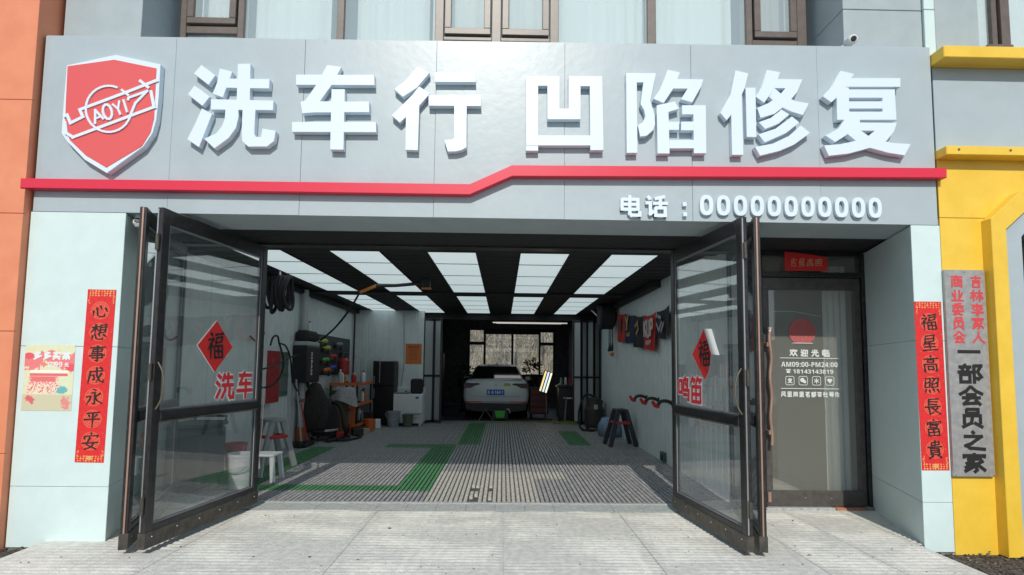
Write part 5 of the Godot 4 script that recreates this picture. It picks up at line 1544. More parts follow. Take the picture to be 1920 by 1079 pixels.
	# tool board
	var tb := thing("tool_board", "dark pegboard with hanging green and orange tools", "tool board", Vector3(w, 1.15, -6.9))
	part(tb, "board", mspan(Vector3(0.007, 0, -1.05), Vector3(0.03, 0.78, 1.0), 0.004), mat("peg_board", [0.045, 0.05, 0.055], 0.6))
	tool("polisher", "green hand polisher hanging on the pegboard beside the washer box", Vector3(w + 0.07, 1.68, -6.25), M.lime)
	tool("polisher", "dark green hand polisher hanging on the lower pegboard", Vector3(w + 0.07, 1.45, -6.2), M.green)
	tool("polisher", "orange hand polisher at the bottom of the pegboard", Vector3(w + 0.07, 1.25, -6.3), M.orange)
	tool("polisher", "black hand polisher hanging at the partition end of the pegboard", Vector3(w + 0.07, 1.6, -7.4), M.black)
	one("red_canister", "red canister standing on a bracket against the pegboard", "canister", mlathe([Vector2(0, 0), Vector2(0.11, 0), Vector2(0.12, 0.05), Vector2(0.12, 0.28), Vector2(0.06, 0.34), Vector2(0, 0.34)], 14), mat("canister_red", [0.35, 0.03, 0.02], 0.5), Vector3(w + 0.2, 1.16, -6.95))
	one("wall_pipe", "thin dark brown pipe running up the wall in the corner by the partition", "pipe", mtube([Vector3(w + 0.05, 0.6, -8.2), Vector3(w + 0.05, 2.5, -8.2), Vector3(w + 0.05, 2.56, -8.14), Vector3(w + 0.05, 2.56, -7.6)], 0.022, 8), mat("brown_pipe", [0.06, 0.03, 0.03], 0.5))
	# wheeled tool cart with bottles
	var ct := thing("tool_cart", "black wheeled cart with orange shelf edges full of bottles", "cart", Vector3(-3.12, 0, -6.95))
	for sx in [-0.26, 0.26]:
		for sz in [-0.55, 0.55]:
			part(ct, "upright", mspan(Vector3(sx - 0.018, 0.08, sz - 0.018), Vector3(sx + 0.018, 1.0, sz + 0.018), 0.003), M.black)
			part(ct, "castor", mlathe([Vector2(0, -0.02), Vector2(0.04, -0.02), Vector2(0.04, 0.02), Vector2(0, 0.02)], 12), M.rubber, Vector3(sx, 0.053, sz), Vector3(0, 0, PI / 2))
	for y in [0.16, 0.56, 0.96]:
		part(ct, "shelf", mspan(Vector3(-0.28, y, -0.58), Vector3(0.28, y + 0.02, 0.58), 0.004), M.black)
		part(ct, "shelf_edge", mspan(Vector3(0.281, y - 0.01, -0.58), Vector3(0.295, y + 0.045, 0.58), 0.003), M.orange)
		part(ct, "shelf_end", mspan(Vector3(-0.28, y - 0.01, 0.581), Vector3(0.28, y + 0.045, 0.595), 0.003), M.orange)
	var k := 0
	for y in [0.182, 0.582, 0.982]:
		for i in 7:
			var c: Material = [M.white, M.pale_grey, M.orange, M.grey, M.green, M.white, M.red][(i * 3 + k) % 7]
			bottle("%s bottle with %s cap on the %s shelf of the black cart" % [["white", "pale grey", "orange", "grey", "green", "white", "red"][(i * 3 + k) % 7], ["black", "white", "red"][(i + k) % 3], "bottom" if y < 0.3 else "middle" if y < 0.7 else "top"], Vector3(-3.12 + rng.randf_range(-0.2, 0.2), y, -7.4 + i * 0.15), rng.randf_range(0.035, 0.055), rng.randf_range(0.16, 0.3), c, [M.black, M.white, M.red][(i + k) % 3], "bottles on the cart")
		k += 2
	bucket("bucket", "small orange bucket on the floor in front of the cart", Vector3(-2.72, 0.012, -6.9), 0.11, 0.24, M.orange, false)
	_pole_rack()
	# big vacuum with a cover and brush
	var vc := thing("wash_vacuum", "large black vacuum cleaner with a crumpled cover below the washer box", "vacuum cleaner", Vector3(-3.2, 0.012, -5.55))
	part(vc, "tank", mlathe([Vector2(0, 0.08), Vector2(0.2, 0.08), Vector2(0.23, 0.15), Vector2(0.24, 0.5), Vector2(0.22, 0.58), Vector2(0.12, 0.72), Vector2(0, 0.75)], 18), M.soft_black)
	part(vc, "chrome_band", mlathe([Vector2(0.243, 0.16), Vector2(0.25, 0.17), Vector2(0.25, 0.19), Vector2(0.243, 0.2)], 18), M.steel)
	for a in 4:
		part(vc, "castor", mlathe([Vector2(0, -0.015), Vector2(0.035, -0.015), Vector2(0.035, 0.015), Vector2(0, 0.015)], 10), M.rubber, Vector3(cos(a * 1.57 + 0.8) * 0.22, 0.036, sin(a * 1.57 + 0.8) * 0.22), Vector3(0, 0, PI / 2))
	part(vc, "hose", mtube(curve([Vector3(0.1, 0.68, 0), Vector3(0.32, 0.6, 0.15), Vector3(0.4, 0.3, 0.2), Vector3(0.36, 0.06, -0.05), Vector3(0.2, 0.04, 0.45)]), 0.028, 8), M.rubber)
	drape("cleaning_cloth", "grey patterned cloth thrown over a bin beside the black cart", Vector3(-3.02, 0.9, -6.12), 0.3, noisy("cloth_grey", [0.2, 0.2, 0.21], [0.55, 0.55, 0.55], 0.2, 0.95, 0.0, 74))
	bucket("waste_bin", "tall brown bin beside the black vacuum cleaner", Vector3(-3.1, 0.012, -6.12), 0.17, 0.86, mat("bin_brown", [0.09, 0.055, 0.03], 0.6), false)
	left_clutter()
	# fridge, twin tub washer and buckets along the partition
	var fg := thing("fridge", "tall black fridge against the white partition", "fridge", Vector3(-2.68, 0.012, -8.12))
	part(fg, "cabinet", mspan(Vector3(-0.24, 0.03, -0.25), Vector3(0.24, 1.44, 0.2), 0.012), M.black)
	part(fg, "freezer_door", mspan(Vector3(-0.238, 0.88, 0.202), Vector3(0.238, 1.438, 0.245), 0.014), mat("fridge_door", [0.014, 0.014, 0.015], 0.25))
	part(fg, "door", mspan(Vector3(-0.238, 0.04, 0.202), Vector3(0.238, 0.868, 0.245), 0.014), M.fridge_door)
	for y in [[0.92, 1.1], [0.6, 0.82]]:
		part(fg, "handle", mspan(Vector3(-0.215, y[0], 0.247), Vector3(-0.19, y[1], 0.275), 0.006), M.grey)
	for sx in [-0.2, 0.2]:
		part(fg, "foot", mlathe([Vector2(0, 0), Vector2(0.02, 0), Vector2(0.02, 0.032), Vector2(0, 0.032)], 10), M.black, Vector3(sx, 0, 0.15))
	var wm := thing("washing_machine", "white twin tub washing machine between black fridge and folding door", "washing machine", Vector3(-2.13, 0.012, -8.1))
	var ws := sft()
	span(ws, Vector3(-0.34, 0.06, -0.22), Vector3(0.33, 0.7, 0.2), 0.015)
	for i in 13:
		span(ws, Vector3(-0.315 + i * 0.05, 0.17, 0.2), Vector3(-0.29 + i * 0.05, 0.64, 0.212), 0.004)
	part(wm, "body", fin(ws), M.white)
	part(wm, "plinth", mspan(Vector3(-0.345, 0.05, -0.22), Vector3(0.335, 0.15, 0.214), 0.01), M.white)
	part(wm, "lid", mspan(Vector3(-0.33, 0.702, -0.2), Vector3(0.02, 0.73, 0.19), 0.01), M.grey)
	part(wm, "panel", mspan(Vector3(-0.34, 0.703, -0.3), Vector3(0.33, 0.84, -0.205), 0.012), M.white)
	part(wm, "label", mspan(Vector3(0.18, 0.6, 0.2125), Vector3(0.25, 0.645, 0.2135)), M.blue)
	for sx in [-0.29, 0.28]:
		for sz in [-0.17, 0.16]:
			part(wm, "foot", mlathe([Vector2(0, 0), Vector2(0.03, 0), Vector2(0.035, 0.06), Vector2(0, 0.06)], 10), M.white, Vector3(sx, 0, sz))
	part(wm, "knob", mlathe([Vector2(0.02, 0), Vector2(0.018, 0.03), Vector2(0, 0.03)], 10), M.black, Vector3(-0.1, 0.73, -0.15))
	one("black_bag", "square black bag standing on the white washing machine", "bag", mspan(Vector3(0.03, 0, -0.1), Vector3(0.31, 0.34, 0.06), 0.04), M.soft_black, Vector3(-2.13, 0.716, -8.1))
	bucket("bucket", "translucent grey bucket in front of the fridge and washing machine", Vector3(-2.4, 0.012, -7.72), 0.15, 0.33, mat("bucket_grey", [0.26, 0.29, 0.33], 0.4))
	bucket("bucket", "dull green bucket with a tray on it before the washing machine", Vector3(-2.08, 0.012, -7.72), 0.12, 0.27, mat("bucket_green", [0.09, 0.12, 0.08], 0.5), false)
	one("tray", "dark flat tray lying on the dull green bucket", "tray", mbox(Vector3(0.36, 0.02, 0.22), 0.006), M.grey, Vector3(-1.98, 0.294, -7.72))
	var op := thing("wall_notice", "orange paper notice on the white partition", "notice", Vector3(-2.1, 1.39, -8.392))
	part(op, "paper", mspan(Vector3(-0.19, 0, 0), Vector3(0.19, 0.48, 0.002)), mat("notice_orange", [0.62, 0.17, 0.035], 0.6))
	var os := sft()
	for i in 4:
		glyph(os, "洗车会员"[i], -0.13 + i * 0.066, 0.43, 0.058, 0.058, 0.009, 0.003)
	for i in 9:
		span(os, Vector3(-0.12 + 0.03 * (i % 2), 0.335 - i * 0.028, 0.0025), Vector3(0.12 - 0.02 * (i % 3), 0.342 - i * 0.028, 0.003))
	part(op, "writing", fin(os), mat("notice_ink", [0.16, 0.05, 0.015], 0.6))
	one("washer_cord", "thin dark cord down the white partition to the washing machine", "cord", mtube(curve([Vector3(-2.35, 2.6, -8.38), Vector3(-2.33, 2.0, -8.385), Vector3(-2.32, 1.4, -8.385), Vector3(-2.36, 1.0, -8.38), Vector3(-2.37, 0.88, -8.35)]), 0.006, 5), M.grey)
	# things seen through the open leaf
	step_stool("grey step stool with red treads at the edge of the open leaf", Vector3(-3.02, 0.012, -2.95), 0.9, mat("stool_grey", [0.3, 0.32, 0.33], 0.5), M.red)
	bucket("bucket", "white bucket behind the glass of the open leaf", Vector3(-2.84, 0.012, -1.75), 0.135, 0.37, M.white)
	bucket("bucket", "red bucket standing behind the white one", Vector3(-3.17, 0.012, -2.3), 0.12, 0.4, M.red)
	var pb := thing("plastic_stool", "white plastic stool beside the white bucket", "stool", Vector3(-2.72, 0.012, -2.12))
	part(pb, "seat", mbox(Vector3(0.26, 0.03, 0.26), 0.01), M.white, Vector3(0, 0.3, 0))
	for sx in [-1.0, 1.0]:
		for sz in [-1.0, 1.0]:
			var lg := sft()
			bar(lg, Vector3(sx * 0.13, 0.0, sz * 0.13), Vector3(sx * 0.1, 0.29, sz * 0.1), 0.055, 0.03, 0.006)
			part(pb, "leg", fin(lg), M.white)
	var ps := thing("safety_post", "red and white banded post beside the dark bin", "post", Vector3(-3.36, 0.012, -2.2))
	for i in 6:
		part(ps, "band", mlathe([Vector2(0.0, i * 0.09), Vector2(0.045, i * 0.09), Vector2(0.045, i * 0.09 + 0.09), Vector2(0, i * 0.09 + 0.09)], 14), M.red if i % 2 == 0 else M.white)
	part(ps, "foot", mlathe([Vector2(0, 0), Vector2(0.1, 0), Vector2(0.08, 0.03), Vector2(0, 0.03)], 14), M.black)
	var bn := thing("wheeled_bin", "dark blue grey wheeled bin in the corner behind the leaf", "bin", Vector3(-3.29, 0.012, -1.62))
	part(bn, "tub", mspan(Vector3(-0.2, 0.06, -0.3), Vector3(0.2, 0.66, 0.22), 0.03), mat("bin_blue", [0.035, 0.045, 0.055], 0.55))
	part(bn, "lid", mspan(Vector3(-0.21, 0.662, -0.31), Vector3(0.21, 0.71, 0.24), 0.02), M.black)
	part(bn, "handle", mtube([Vector3(-0.17, 0.7, -0.3), Vector3(-0.17, 0.75, -0.34), Vector3(0.17, 0.75, -0.34), Vector3(0.17, 0.7, -0.3)], 0.013, 7), M.black)
	for sx in [-0.19, 0.19]:
		part(bn, "wheel", mlathe([Vector2(0, -0.02), Vector2(0.07, -0.02), Vector2(0.07, 0.02), Vector2(0, 0.02)], 14), M.rubber, Vector3(sx, 0.07, -0.26), Vector3(0, 0, PI / 2))

func _pole_rack() -> Node3D:
	var t := thing("wire_rack", "thin chrome wire rack above the black cart", "rack", Vector3(-3.05, 0.98, -7.55))
	for i in 3:
		var x := -0.2 + i * 0.2
		part(t, "hoop", mtube([Vector3(x, 0, 0), Vector3(x, 0.5, 0), Vector3(x + 0.03, 0.56, 0), Vector3(x + 0.13, 0.56, 0), Vector3(x + 0.16, 0.5, 0), Vector3(x + 0.16, 0.0, 0)], 0.007, 6), M.steel)
	return t

func tool(called: String, label: String, at: Vector3, m: Material) -> void:
	var t := thing(called, label, "tool", at)
	part(t, "body", mtube([Vector3(0, 0, -0.18), Vector3(0, 0.01, -0.1), Vector3(0, 0.0, 0.12), Vector3(0, -0.01, 0.2)], [0.03, 0.045, 0.04, 0.028], 10), m)
	part(t, "head", mlathe([Vector2(0.0, 0.0), Vector2(0.05, 0.0), Vector2(0.07, -0.04), Vector2(0.07, -0.06), Vector2(0, -0.06)], 14), M.black, Vector3(0, -0.02, 0.17))
	part(t, "handle", mtube([Vector3(0, -0.02, -0.08), Vector3(0, -0.12, -0.1)], 0.022, 8), M.black)

func drape(called: String, label: String, at: Vector3, r: float, m: Material) -> void:
	var st := sft()
	st.set_smooth_group(0)
	var rings := []
	for i in 6:
		var ring := []
		for k in 24:
			var a := TAU * k / 24
			var rr := r * [0.0, 0.45, 0.68, 0.74, 0.8, 0.86][i] as float * (1.0 + 0.12 * sin(a * 5.0) * i / 5.0)
			var y := [0.02, 0.03, 0.0, -0.1, -0.19, -0.27][i] as float * (1.0 + 0.25 * sin(a * 2.0 + 1.0))
			ring.append(at + Vector3(cos(a) * rr, y, sin(a) * rr))
		rings.append(ring)
	for i in 5:
		for k in 24:
			quad(st, rings[i][k], rings[i][(k + 1) % 24], rings[i + 1][(k + 1) % 24], rings[i + 1][k], at - Vector3(0, 0.2, 0))
	one(called, label, "cloth", fin(st), m)

# ---------------------------------------------------------------- along the right wall
func towel(label: String, za: float, zb: float, ya: float, yb: float, h: float, m: Material, mark: Material, kind: int) -> void:
	# a cloth hung by its upper edge from (z = za, y = ya) to (zb, yb) on the right wall, facing the hall
	var w := absf(zb - za)
	var t := thing("hanging_towel", label, "towel", Vector3(X_RIGHT - 0.055, ya, za), -PI / 2)
	# local x runs along the wall from za towards zb (the street), local z points into the hall
	var st := sft()
	st.set_smooth_group(0)
	var nx := 14
	var ny := 10
	var g := []
	for j in ny + 1:
		var row := []
		for i in nx + 1:
			var u := i / float(nx)
			var v := j / float(ny)
			var y := (yb - ya) * u - 0.03 * sin(u * PI) - v * h * (1.0 + 0.05 * sin(u * 5.0 + kind))
			var z := 0.02 + 0.016 * sin(u * 11.0 + kind) * (0.3 + v)
			row.append(Vector3(u * w * (1.0 - 0.04 * v), y, z))
		g.append(row)
	for j in ny:
		for i in nx:
			quad(st, g[j][i], g[j][i + 1], g[j + 1][i + 1], g[j + 1][i], Vector3(0, 0, -3))
	part(t, "cloth", fin(st), m)
	var ms := sft()
	var z0 := 0.05
	match kind:
		0:
			prism(ms, PackedVector2Array([Vector2(w * 0.3, -h * 0.25), Vector2(w * 0.7, -h * 0.3), Vector2(w * 0.65, -h * 0.8), Vector2(w * 0.35, -h * 0.75)]), z0, z0)
		1:
			stroke_strip(ms, [Vector2(w * 0.2, -h * 0.15), Vector2(w * 0.35, -h * 0.4), Vector2(w * 0.5, -h * 0.12)], 0.07, z0, -1, false)
			stroke_strip(ms, [Vector2(w * 0.35, -h * 0.35), Vector2(w * 0.3, -h * 0.62)], 0.08, z0 + 0.001, -1, false)
		2:
			stroke_strip(ms, [Vector2(w * 0.25, -h * 0.4), Vector2(w * 0.5, -h * 0.3), Vector2(w * 0.6, -h * 0.5), Vector2(w * 0.35, -h * 0.65)], 0.06, z0, -1, false)
		3:
			for q in [[0.12, 0.2, 0.14, 0.62], [0.12, 0.42, 0.3, 0.2], [0.2, 0.4, 0.34, 0.64], [0.4, 0.18, 0.4, 0.64], [0.4, 0.64, 0.55, 0.64], [0.58, 0.2, 0.58, 0.64], [0.68, 0.2, 0.68, 0.64], [0.68, 0.2, 0.84, 0.22], [0.84, 0.22, 0.84, 0.42], [0.84, 0.42, 0.68, 0.44]]:
				stroke_strip(ms, [Vector2(w * q[0], -h * q[1]), Vector2(w * q[2], -h * q[3])], 0.055, z0 + q[0] * 0.002 + q[3] * 0.001, -1, false)
		4:
			for q in [[0.15, 0.45, 0.35, 0.75], [0.35, 0.75, 0.55, 0.45], [0.5, 0.8, 0.7, 0.5], [0.25, 0.2, 0.5, 0.3]]:
				stroke_strip(ms, [Vector2(w * q[0], -h * q[1]), Vector2(w * q[2], -h * q[3])], 0.045, z0 + q[0] * 0.002, -1, false)
	part(t, "print", fin(ms), mark)
	if kind == 1 or kind == 3:
		text(t, "print_lettering", "VOS" if kind == 1 else "KUP", 0.07, Vector3(w * 0.5, -h * 0.82, z0 + 0.002), mark, Vector3.ZERO, w * 0.4)

func right_side() -> void:
	var w := X_RIGHT
	var yel := mat("mark_yellow", [0.42, 0.38, 0.05], 0.8)
	var pale := mat("mark_pale", [0.5, 0.5, 0.48], 0.8)
	towel("red towel at the rear end of the row, dark figure on it", -6.3, -5.6, 2.44, 2.36, 0.52, M.cloth_red, mat("mark_dark", [0.06, 0.05, 0.045], 0.8), 0)
	towel("navy towel with a yellow figure, between red and black towels", -5.6, -4.95, 2.36, 2.27, 0.5, M.navy, yel, 1)
	towel("black towel with a small mixed figure, beside the navy one", -4.95, -4.3, 2.27, 2.2, 0.53, mat("cloth_black", [0.018, 0.017, 0.02], 0.85), mat("mark_tan", [0.35, 0.2, 0.12], 0.8), 2)
	towel("red towel with large white lettering on the ribbed wall", -4.3, -3.62, 2.2, 2.19, 0.55, M.cloth_red, pale, 3)
	towel("black towel with grey scribble at the street end of the row", -3.62, -2.98, 2.19, 2.22, 0.4, M.cloth_black, mat("mark_grey", [0.3, 0.32, 0.36], 0.8), 4)
	# hose reel under the ceiling
	var hr := thing("hose_reel", "black hose reel hung under the ceiling beside the towels", "hose reel", Vector3(w - 0.22, 2.2, -6.7))
	part(hr, "drum", mlathe([Vector2(0.0, -0.16), Vector2(0.2, -0.16), Vector2(0.26, -0.13), Vector2(0.26, 0.13), Vector2(0.2, 0.16), Vector2(0, 0.16)], 20), M.soft_black, Vector3(0, 0.2, 0), Vector3(0, 0, PI / 2))
	part(hr, "bracket", mspan(Vector3(-0.18, 0.35, -0.04), Vector3(0.18, 0.44, 0.04), 0.006), M.black)
	part(hr, "handle", mtube([Vector3(-0.19, 0.22, 0.0), Vector3(-0.22, 0.34, -0.3), Vector3(-0.22, 0.38, -0.5)], 0.016, 7), M.steel)
	for i in 3:
		var z := -6.95 + i * 0.17
		one("hanging_gun", "black spray gun hanging on a hose below the reel", "spray gun", mtube(curve([Vector3(w - 0.1, 2.2, z), Vector3(w - 0.11, 1.95, z - 0.01), Vector3(w - 0.11, 1.78, z), Vector3(w - 0.13, 1.7, z + 0.03)]), [0.01, 0.01, 0.01, 0.01, 0.01, 0.01, 0.01, 0.01, 0.01, 0.012, 0.014, 0.016, 0.018, 0.02, 0.022, 0.024, 0.026, 0.026, 0.02], 7), M.rubber, Vector3.ZERO, 0.0, "spray guns below the reel")
	one("red_ball", "red ball on the hose below the spray guns", "ball", mlathe([Vector2(0, -0.045), Vector2(0.03, -0.036), Vector2(0.045, 0), Vector2(0.03, 0.036), Vector2(0, 0.045)], 14), M.orange, Vector3(w - 0.12, 1.63, -6.62))
	# clamps for lances on the wall
	for q in [-4.42, -3.76, -3.12]:
		var t := thing("wall_clamp", "red jawed clamp on a black arm fixed to the ribbed wall", "clamp", Vector3(w, 0.87, q), 0.0, "red clamps on the ribbed wall")
		part(t, "plate", mspan(Vector3(-0.014, -0.05, -0.03), Vector3(-0.001, 0.05, 0.03), 0.003), M.black)
		part(t, "arm", mtube(curve([Vector3(-0.01, 0, 0), Vector3(-0.08, 0.035, 0.0), Vector3(-0.16, 0.03, -0.02), Vector3(-0.2, -0.02, -0.04)]), 0.024, 8), M.black)
		var js := sft()
		prism(js, poly2([-290, 20, -250, -50, -200, -70, -170, -40, -200, -10, -230, 0, -262, 45]), -0.06, -0.02, 0.004, true)
		part(t, "jaw", fin(js), M.red)
	# step stool, blue bag, socket box
	step_stool("black folding step stool with red tread standing by the ribbed wall", Vector3(2.06, 0.012, -5.15), 0.1, mat("stool_black", [0.035, 0.035, 0.045], 0.5), mat("stool_red", [0.42, 0.04, 0.03], 0.5))
	var bg := sft()
	loft(bg, [[0.22, [[0.0, 0.0], [0.12, 0.01], [0.13, 0.12], [0.08, 0.25], [0.0, 0.27]]], [0.1, [[0.0, 0.0], [0.18, 0.005], [0.19, 0.2], [0.12, 0.33], [0.0, 0.36]]], [-0.1, [[0.0, 0.0], [0.18, 0.005], [0.2, 0.22], [0.11, 0.36], [0.0, 0.37]]], [-0.24, [[0.0, 0.0], [0.11, 0.01], [0.12, 0.14], [0.08, 0.24], [0.0, 0.26]]]])
	var bag := one("plastic_bag", "crumpled blue and white plastic bag behind the black step stool", "bag", fin(bg), noisy("bag_blue", [0.06, 0.14, 0.3], [0.42, 0.5, 0.55], 0.35, 0.35, 0.6, 77), Vector3(2.12, 0.012, -6.4))
	bag.rotation.y = 0.4
	var sk := thing("socket_box", "small dark green socket box low on the ribbed wall", "socket", Vector3(w, 0.03, -3.5))
	part(sk, "box", mspan(Vector3(-0.05, 0, -0.09), Vector3(-0.001, 0.13, 0.09), 0.006), M.plug_green)
	part(sk, "cover", mspan(Vector3(-0.058, 0.02, -0.06), Vector3(-0.051, 0.1, 0.06), 0.003), M.black)
	# vacuum and clutter at the far end of the wall
	var vc := thing("workshop_vacuum", "dark workshop vacuum with hoses by the folding door", "vacuum cleaner", Vector3(1.98, 0.012, -7.35))
	part(vc, "tank", mlathe([Vector2(0, 0.07), Vector2(0.19, 0.07), Vector2(0.21, 0.12), Vector2(0.21, 0.45), Vector2(0.18, 0.52), Vector2(0.16, 0.68), Vector2(0, 0.72)], 18), noisy("vac_dark", [0.015, 0.014, 0.014], [0.06, 0.045, 0.04], 0.3, 0.6, 0.0, 78))
	part(vc, "hose", mtube(curve([Vector3(0.05, 0.7, 0), Vector3(-0.2, 0.75, 0.05), Vector3(-0.34, 0.4, 0.1), Vector3(-0.3, 0.05, 0.15), Vector3(-0.05, 0.03, 0.3)]), 0.025, 8), M.rubber)
	part(vc, "lid_clip", mspan(Vector3(-0.04, 0.46, 0.2), Vector3(0.04, 0.56, 0.23), 0.005), M.steel)
	for a in 4:
		part(vc, "castor", mlathe([Vector2(0, -0.015), Vector2(0.034, -0.015), Vector2(0.034, 0.015), Vector2(0, 0.015)], 10), M.rubber, Vector3(cos(a * 1.57 + 0.8) * 0.19, 0.036, sin(a * 1.57 + 0.8) * 0.19), Vector3(0, 0, PI / 2))
	bucket("waste_bin", "dark open bin beside the workshop vacuum", Vector3(2.1, 0.012, -7.9), 0.17, 0.6, M.vac_dark, false)

func left_clutter() -> void:
	var w := X_LEFT
	tool("drill", "lime framed drill at the upper corner of the pegboard", Vector3(w + 0.08, 1.8, -6.02), M.lime)
	tool("drill", "red hand drill in the middle of the pegboard", Vector3(w + 0.08, 1.52, -6.62), M.red)
	tool("drill", "blue hand drill in the lower middle of the pegboard", Vector3(w + 0.08, 1.3, -6.66), M.blue)
	tool("drill", "grey hand drill at the upper middle of the pegboard", Vector3(w + 0.08, 1.78, -7.0), M.grey)
	bottle("white spray bottle hooked beside the washer box", Vector3(w + 0.12, 1.5, -5.52), 0.05, 0.26, M.white, M.grey, "")
	# dark coat hanging below the washer box
	var st := sft()
	loft(st, [[0.18, [[0.0, 0.1], [0.1, 0.08], [0.16, 0.3], [0.14, 0.55], [0.05, 0.68], [0.0, 0.7]]], [0.05, [[0.0, 0.02], [0.17, 0.0], [0.24, 0.28], [0.2, 0.6], [0.08, 0.82], [0.0, 0.86]]], [-0.12, [[0.0, 0.05], [0.15, 0.03], [0.22, 0.25], [0.18, 0.58], [0.07, 0.8], [0.0, 0.83]]], [-0.22, [[0.0, 0.12], [0.08, 0.1], [0.13, 0.3], [0.1, 0.5], [0.04, 0.6], [0.0, 0.62]]]])
	one("hanging_coat", "dark crumpled coat hanging under the washer box", "coat", fin(st), noisy("coat_dark", [0.012, 0.011, 0.011], [0.05, 0.042, 0.036], 0.25, 0.9, 0.8, 75), Vector3(w + 0.26, 0.2, -5.12), 0.5)
	one("hook_arm", "black double hook on the wall beside the red cabinet", "hook", mtube(curve([Vector3(w + 0.01, 1.74, -3.2), Vector3(w + 0.1, 1.66, -3.2), Vector3(w + 0.17, 1.68, -3.2), Vector3(w + 0.2, 1.8, -3.2)]), 0.014, 7), M.rubber)
	var pk := thing("upright_plank", "orange plank leaning on the end of the black cart", "plank", Vector3(-2.9, 0.012, -6.28))
	part(pk, "board", mbox(Vector3(0.09, 0.78, 0.03), 0.004, Vector3(0, 0.39, 0)), M.orange)
	one("carton", "small cream carton on the floor in front of the cart", "carton", mbox(Vector3(0.16, 0.09, 0.12), 0.004, Vector3(0, 0.045, 0)), mat("cream", [0.42, 0.38, 0.3], 0.8), Vector3(-2.72, 0.012, -6.55), 0.3)
	one("carton", "dark carton stacked between cart and fridge, lower one", "carton", mbox(Vector3(0.34, 0.3, 0.3), 0.006, Vector3(0, 0.15, 0)), mat("carton_dark", [0.05, 0.04, 0.034], 0.8), Vector3(-3.05, 0.012, -7.85), 0.1)
	one("carton", "grey carton on top of the dark one beside the fridge", "carton", mbox(Vector3(0.3, 0.24, 0.26), 0.006, Vector3(0, 0.12, 0)), M.grey, Vector3(-3.05, 0.313, -7.85), -0.1)
	for i in 3:
		var t := thing("wash_brush", ["long handled brush leaning beside the grey pipe", "short red brush leaning beside the grey pipe", "black brush leaning on the vacuum cleaner"][i], "brush", Vector3(-3.25 + i * 0.05, 0.012, [-4.6, -4.72, -5.9][i]))
		part(t, "handle", mtube([Vector3(0, 0.1, 0), Vector3(-0.12, [1.1, 0.7, 0.9][i], 0)], 0.012, 7), [M.pale_grey, M.red, M.grey][i])
		part(t, "head", mbox(Vector3(0.06, 0.1, 0.2), 0.01, Vector3(0, 0.05, 0)), M.soft_black)
	for i in 4:
		one("floor_box", ["low black tray on the floor by the grey pipe", "red tool case on the floor by the vacuum cleaner", "black tool case under the cart's end", "white jug on the floor beside the cart"][i], "box", mbox([Vector3(0.3, 0.06, 0.4), Vector3(0.16, 0.12, 0.3), Vector3(0.2, 0.14, 0.3), Vector3(0.12, 0.2, 0.12)][i], 0.01, Vector3(0, [0.03, 0.06, 0.07, 0.1][i], 0)), [M.black, M.red, M.black, M.white][i], Vector3([-3.3, -2.95, -2.78, -2.66][i], 0.012, [-4.75, -5.75, -6.2, -7.3][i]), i * 0.2)
	one("loose_hose", "black hose lying in loops on the floor before the vacuum cleaner", "hose", mtube(curve([Vector3(-2.95, 0.035, -5.3), Vector3(-2.75, 0.035, -5.5), Vector3(-2.85, 0.035, -5.85), Vector3(-3.05, 0.04, -5.7), Vector3(-2.8, 0.04, -5.25), Vector3(-2.6, 0.035, -5.75), Vector3(-2.75, 0.035, -6.1)]), 0.02, 7), M.rubber)

